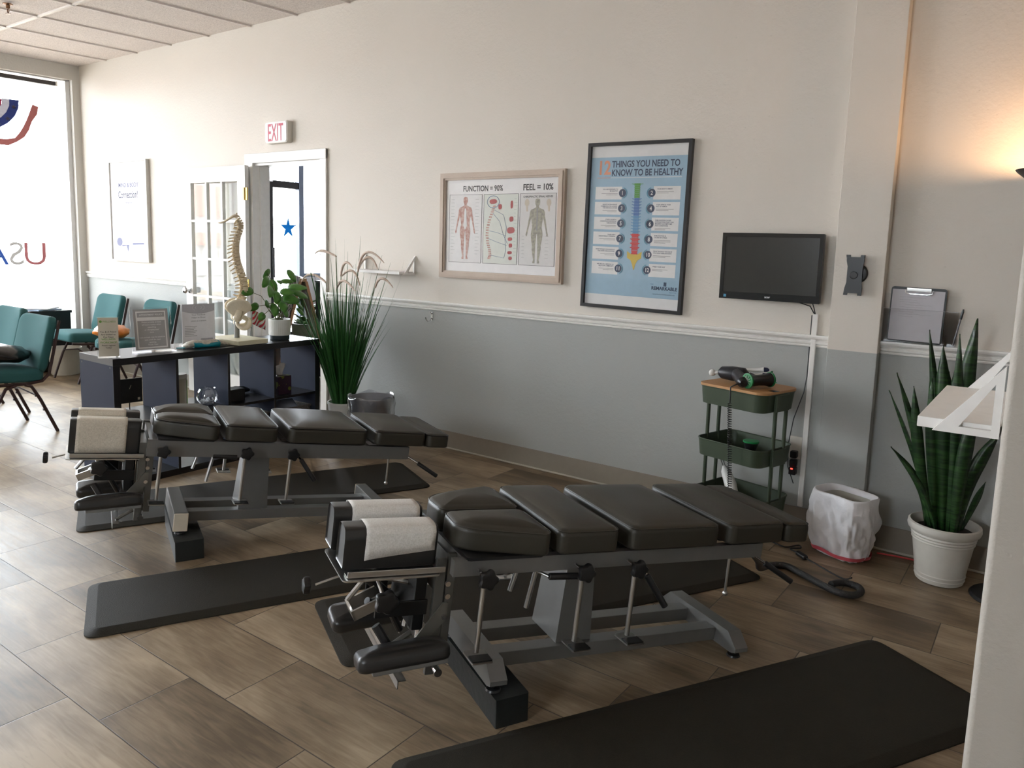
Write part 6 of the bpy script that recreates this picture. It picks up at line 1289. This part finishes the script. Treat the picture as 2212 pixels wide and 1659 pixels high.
def sword(base, tip, w_, bow, face, n=12):
    b = Vector(base); t = Vector(tip); d = t - b; L_ = d.length; dn = d.normalized(); f = Vector((math.sin(face), -math.cos(face), 0)); side = dn.cross(f).normalized(); f = side.cross(dn).normalized(); vs = []
    for i in range(n + 1):
        s_ = i / n; prof = (.55 + .45 * math.sin(PI * min(1, s_ * 1.25) * .8)) if s_ < .72 else (.55 + .45 * math.sin(PI * .72)) * max(0, 1 - ((s_ - .72) / .28) ** 1.7) + .0
        prof = (.22 + .78 * math.sin(PI * (.06 + .50 * s_))) * (1 if s_ < .6 else max(.01, 1 - ((s_ - .6) / .4) ** 1.8)); c = b + d * s_ + side * bow * math.sin(PI * s_) ; w2_ = w_ * .86 * prof / 2
        vs += [c - side * w2_ - f * w2_ * .35, c + f * .004, c + side * w2_ - f * w2_ * .35]
    mb = MB().add(vs, [(3 * i + a, 3 * i + a + 1, 3 * i + a + 4, 3 * i + a + 3) for i in range(n) for a in (0, 1)]); o = mb.build('leaf', snm, snp, smooth=60); o.modifiers.new('t', 'SOLIDIFY').thickness = .003; return o
LV = [((.02, -.02), (.040, -.03, 1.165), .085, -.012, .15), ((-.02, -.03), (-.128, -.06, 1.105), .050, .010, -.2), ((.0, -.04), (-.070, -.07, 1.045), .095, .0, .1), ((.02, -.05), (-.012, -.09, 1.100), .060, .012, .5), ((-.05, -.03), (-.238, -.05, .905), .045, .02, -.4), ((-.04, -.06), (-.160, -.10, .862), .060, -.012, .2), ((-.06, .01), (-.270, .0, .815), .030, .03, .9), ((-.07, .0), (-.235, -.04, .570), .045, .045, -.3), ((.05, .0), (.165, .03, .70), .075, -.03, .4), ((.06, .03), (.13, .06, .46), .035, .0, .2), ((-.02, -.07), (-.175, -.12, .545), .035, .02, .0), ((.03, .02), (.01, .05, .90), .080, .0, .2), ((-.01, .03), (-.05, .06, .92), .075, .01, -.3), ((.04, -.05), (.075, -.08, .82), .070, -.01, .3), ((-.03, .0), (-.115, .02, .98), .060, .0, .2), ((.0, .0), (-.02, .0, .97), .085, .0, -.1), ((-.03, -.04), (-.10, -.06, .90), .070, .0, .4)]
for b0, tp, w_, bow, fc_ in LV: sword((b0[0], b0[1], .225), tp, w_, bow, fc_)
# ------------------------------------------------------------------ uplighter lamp behind the wing wall
lp = empty('floor_lamp', (-.050, 3.66, 0)); tag(lp, 'black torchiere floor lamp at the right edge, lighting the wall warm', 'floor lamp')
MB().lathe([(.135, .001), (.138, .006), (.130, .016), (.05, .024), (.014, .034)], 40).build('base', blackm, lp); MB().tube([(0, 0, .034), (0, 0, 1.69)], .0115, 14).build('pole', blackm, lp)
MB().lathe([(.016, 1.69), (.05, 1.70), (.10, 1.722), (.135, 1.752), (.143, 1.762), (.137, 1.762), (.098, 1.730), (.05, 1.708), (.003, 1.704)], 44).build('bowl', blackm, lp)
MB().sphere((0, 0, 1.748), .034, 20).build('bulb', mat('warm_bulb', (1, .8, .5), .5, emit=((1.0, .60, .32), 105.0)), lp, smooth=70)
# ------------------------------------------------------------------ hose and cord on the floor by the foreground table
hs2 = MB(); HP = [(-.80, 2.70, .34), (-.775, 2.76, .22), (-.80, 2.90, .10), (-.87, 3.10, .03), (-.86, 3.28, .017), (-.80, 3.325, .017), (-.72, 3.275, .017), (-.64, 3.235, .017), (-.565, 3.245, .017), (-.535, 3.30, .018), (-.56, 3.355, .022), (-.61, 3.35, .030), (-.635, 3.30, .034), (-.60, 3.25, .036)]
def smoothpts(P, k=5):
    P = [Vector(p) for p in P]; out = []
    for i in range(len(P) - 1):
        p0 = P[max(i - 1, 0)]; p1 = P[i]; p2 = P[i + 1]; p3 = P[min(i + 2, len(P) - 1)]
        for j in range(k):
            t = j / k; out.append(.5 * ((2 * p1) + (-p0 + p2) * t + (2 * p0 - 5 * p1 + 4 * p2 - p3) * t * t + (-p0 + 3 * p1 - 3 * p2 + p3) * t ** 3))
    out.append(P[-1]); return out
HP = [(-1.06, 3.63, .30), (-1.05, 3.60, .16), (-1.025, 3.57, .04), (-.975, 3.50, .017), (-.90, 3.41, .017), (-.81, 3.345, .017), (-.716, 3.285, .017), (-.650, 3.250, .017), (-.597, 3.238, .017), (-.556, 3.262, .017), (-.545, 3.31, .018), (-.565, 3.352, .020), (-.61, 3.345, .032), (-.638, 3.30, .042), (-.610, 3.262, .047)]
o = hs2.tube(smoothpts([(-.88, 2.67, .345), (-.85, 2.76, .29), (-.87, 2.95, .18), (-.92, 3.15, .07), (-.925, 3.33, .020), (-.87, 3.375, .016), (-.80, 3.338, .016), (-.716, 3.285, .017), (-.650, 3.250, .017), (-.597, 3.238, .017), (-.556, 3.262, .017), (-.545, 3.31, .017), (-.565, 3.350, .017), (-.61, 3.358, .017), (-.645, 3.335, .017), (-.662, 3.300, .017)]), .0145, 12).build('flexible_hose', mat('dark_ribbed_hose', (.022, .021, .020), .45, bump=(300, .8)), smooth=60); tag(o, 'thick dark hose curling on the floor from the foot end of the foreground table', 'hose')
cp = smoothpts([(-1.03, 3.66, .006), (-.95, 3.625, .006), (-.905, 3.69, .006), (-.885, 3.66, .006), (-.92, 3.61, .010), (-.878, 3.581, .010), (-.826, 3.536, .012), (-.71, 3.464, .006), (-.638, 3.424, .006), (-.597, 3.373, .040)])
pc_ = empty('appliance_cable'); tag(pc_, 'thin black power cord with an inline switch on the floor before the white bag', 'cord')
MB().tube(cp, .0035, 8).build('cord', cbm, pc_, smooth=60); MB().box(-.035, .035, -.013, .013, .001, .024, .009, 3).xf(Matrix.Translation((-.852, 3.556, 0)) @ Matrix.Rotation(math.radians(-40), 4, 'Z')).build('inline_switch', blackp, pc_)
# ceiling sprinkler
spk = empty('sprinkler', (-6.62, 2.585, ZC - .001)); tag(spk, 'small bronze sprinkler head hanging from the ceiling at top left', 'sprinkler')
MB().lathe([(.035, 0), (.034, -.006), (.014, -.010), (.013, -.035)], 20).build('escutcheon', mat('bronze', (.20, .11, .06), .35, .9), spk); MB().tube([(.012, 0, -.035), (.013, 0, -.055), (0, 0, -.068)], .0035, 6).tube([(-.012, 0, -.035), (-.013, 0, -.055), (0, 0, -.068)], .0035, 6).lathe([(.018, -.070), (.018, -.073)], 16).build('deflector', mat('bronze', (.2,) * 3), spk)

# repeats carry a shared group name
GROUPS = {'adjusting_table': 'adjusting tables', 'floor_mat': 'black floor mats', 'support_block': 'timber blocks under the tables', 'face_paper': 'papers on the head cushions',
          'counter_sign': 'signs standing on the shelf top', 'wicker_basket': 'wicker baskets in the lower cubes', 'magazine': 'magazines on the window cabinet', 'window_letter': 'letters painted on the shop window',
          'floating_shelf': 'white bracket shelves', 'waste_bin': 'lined waste bins'}
for o_ in bpy.data.objects:
    k_ = o_.name.split('.')[0]
    if o_.parent is None and k_ in GROUPS and 'label' in o_: o_['group'] = GROUPS[k_]
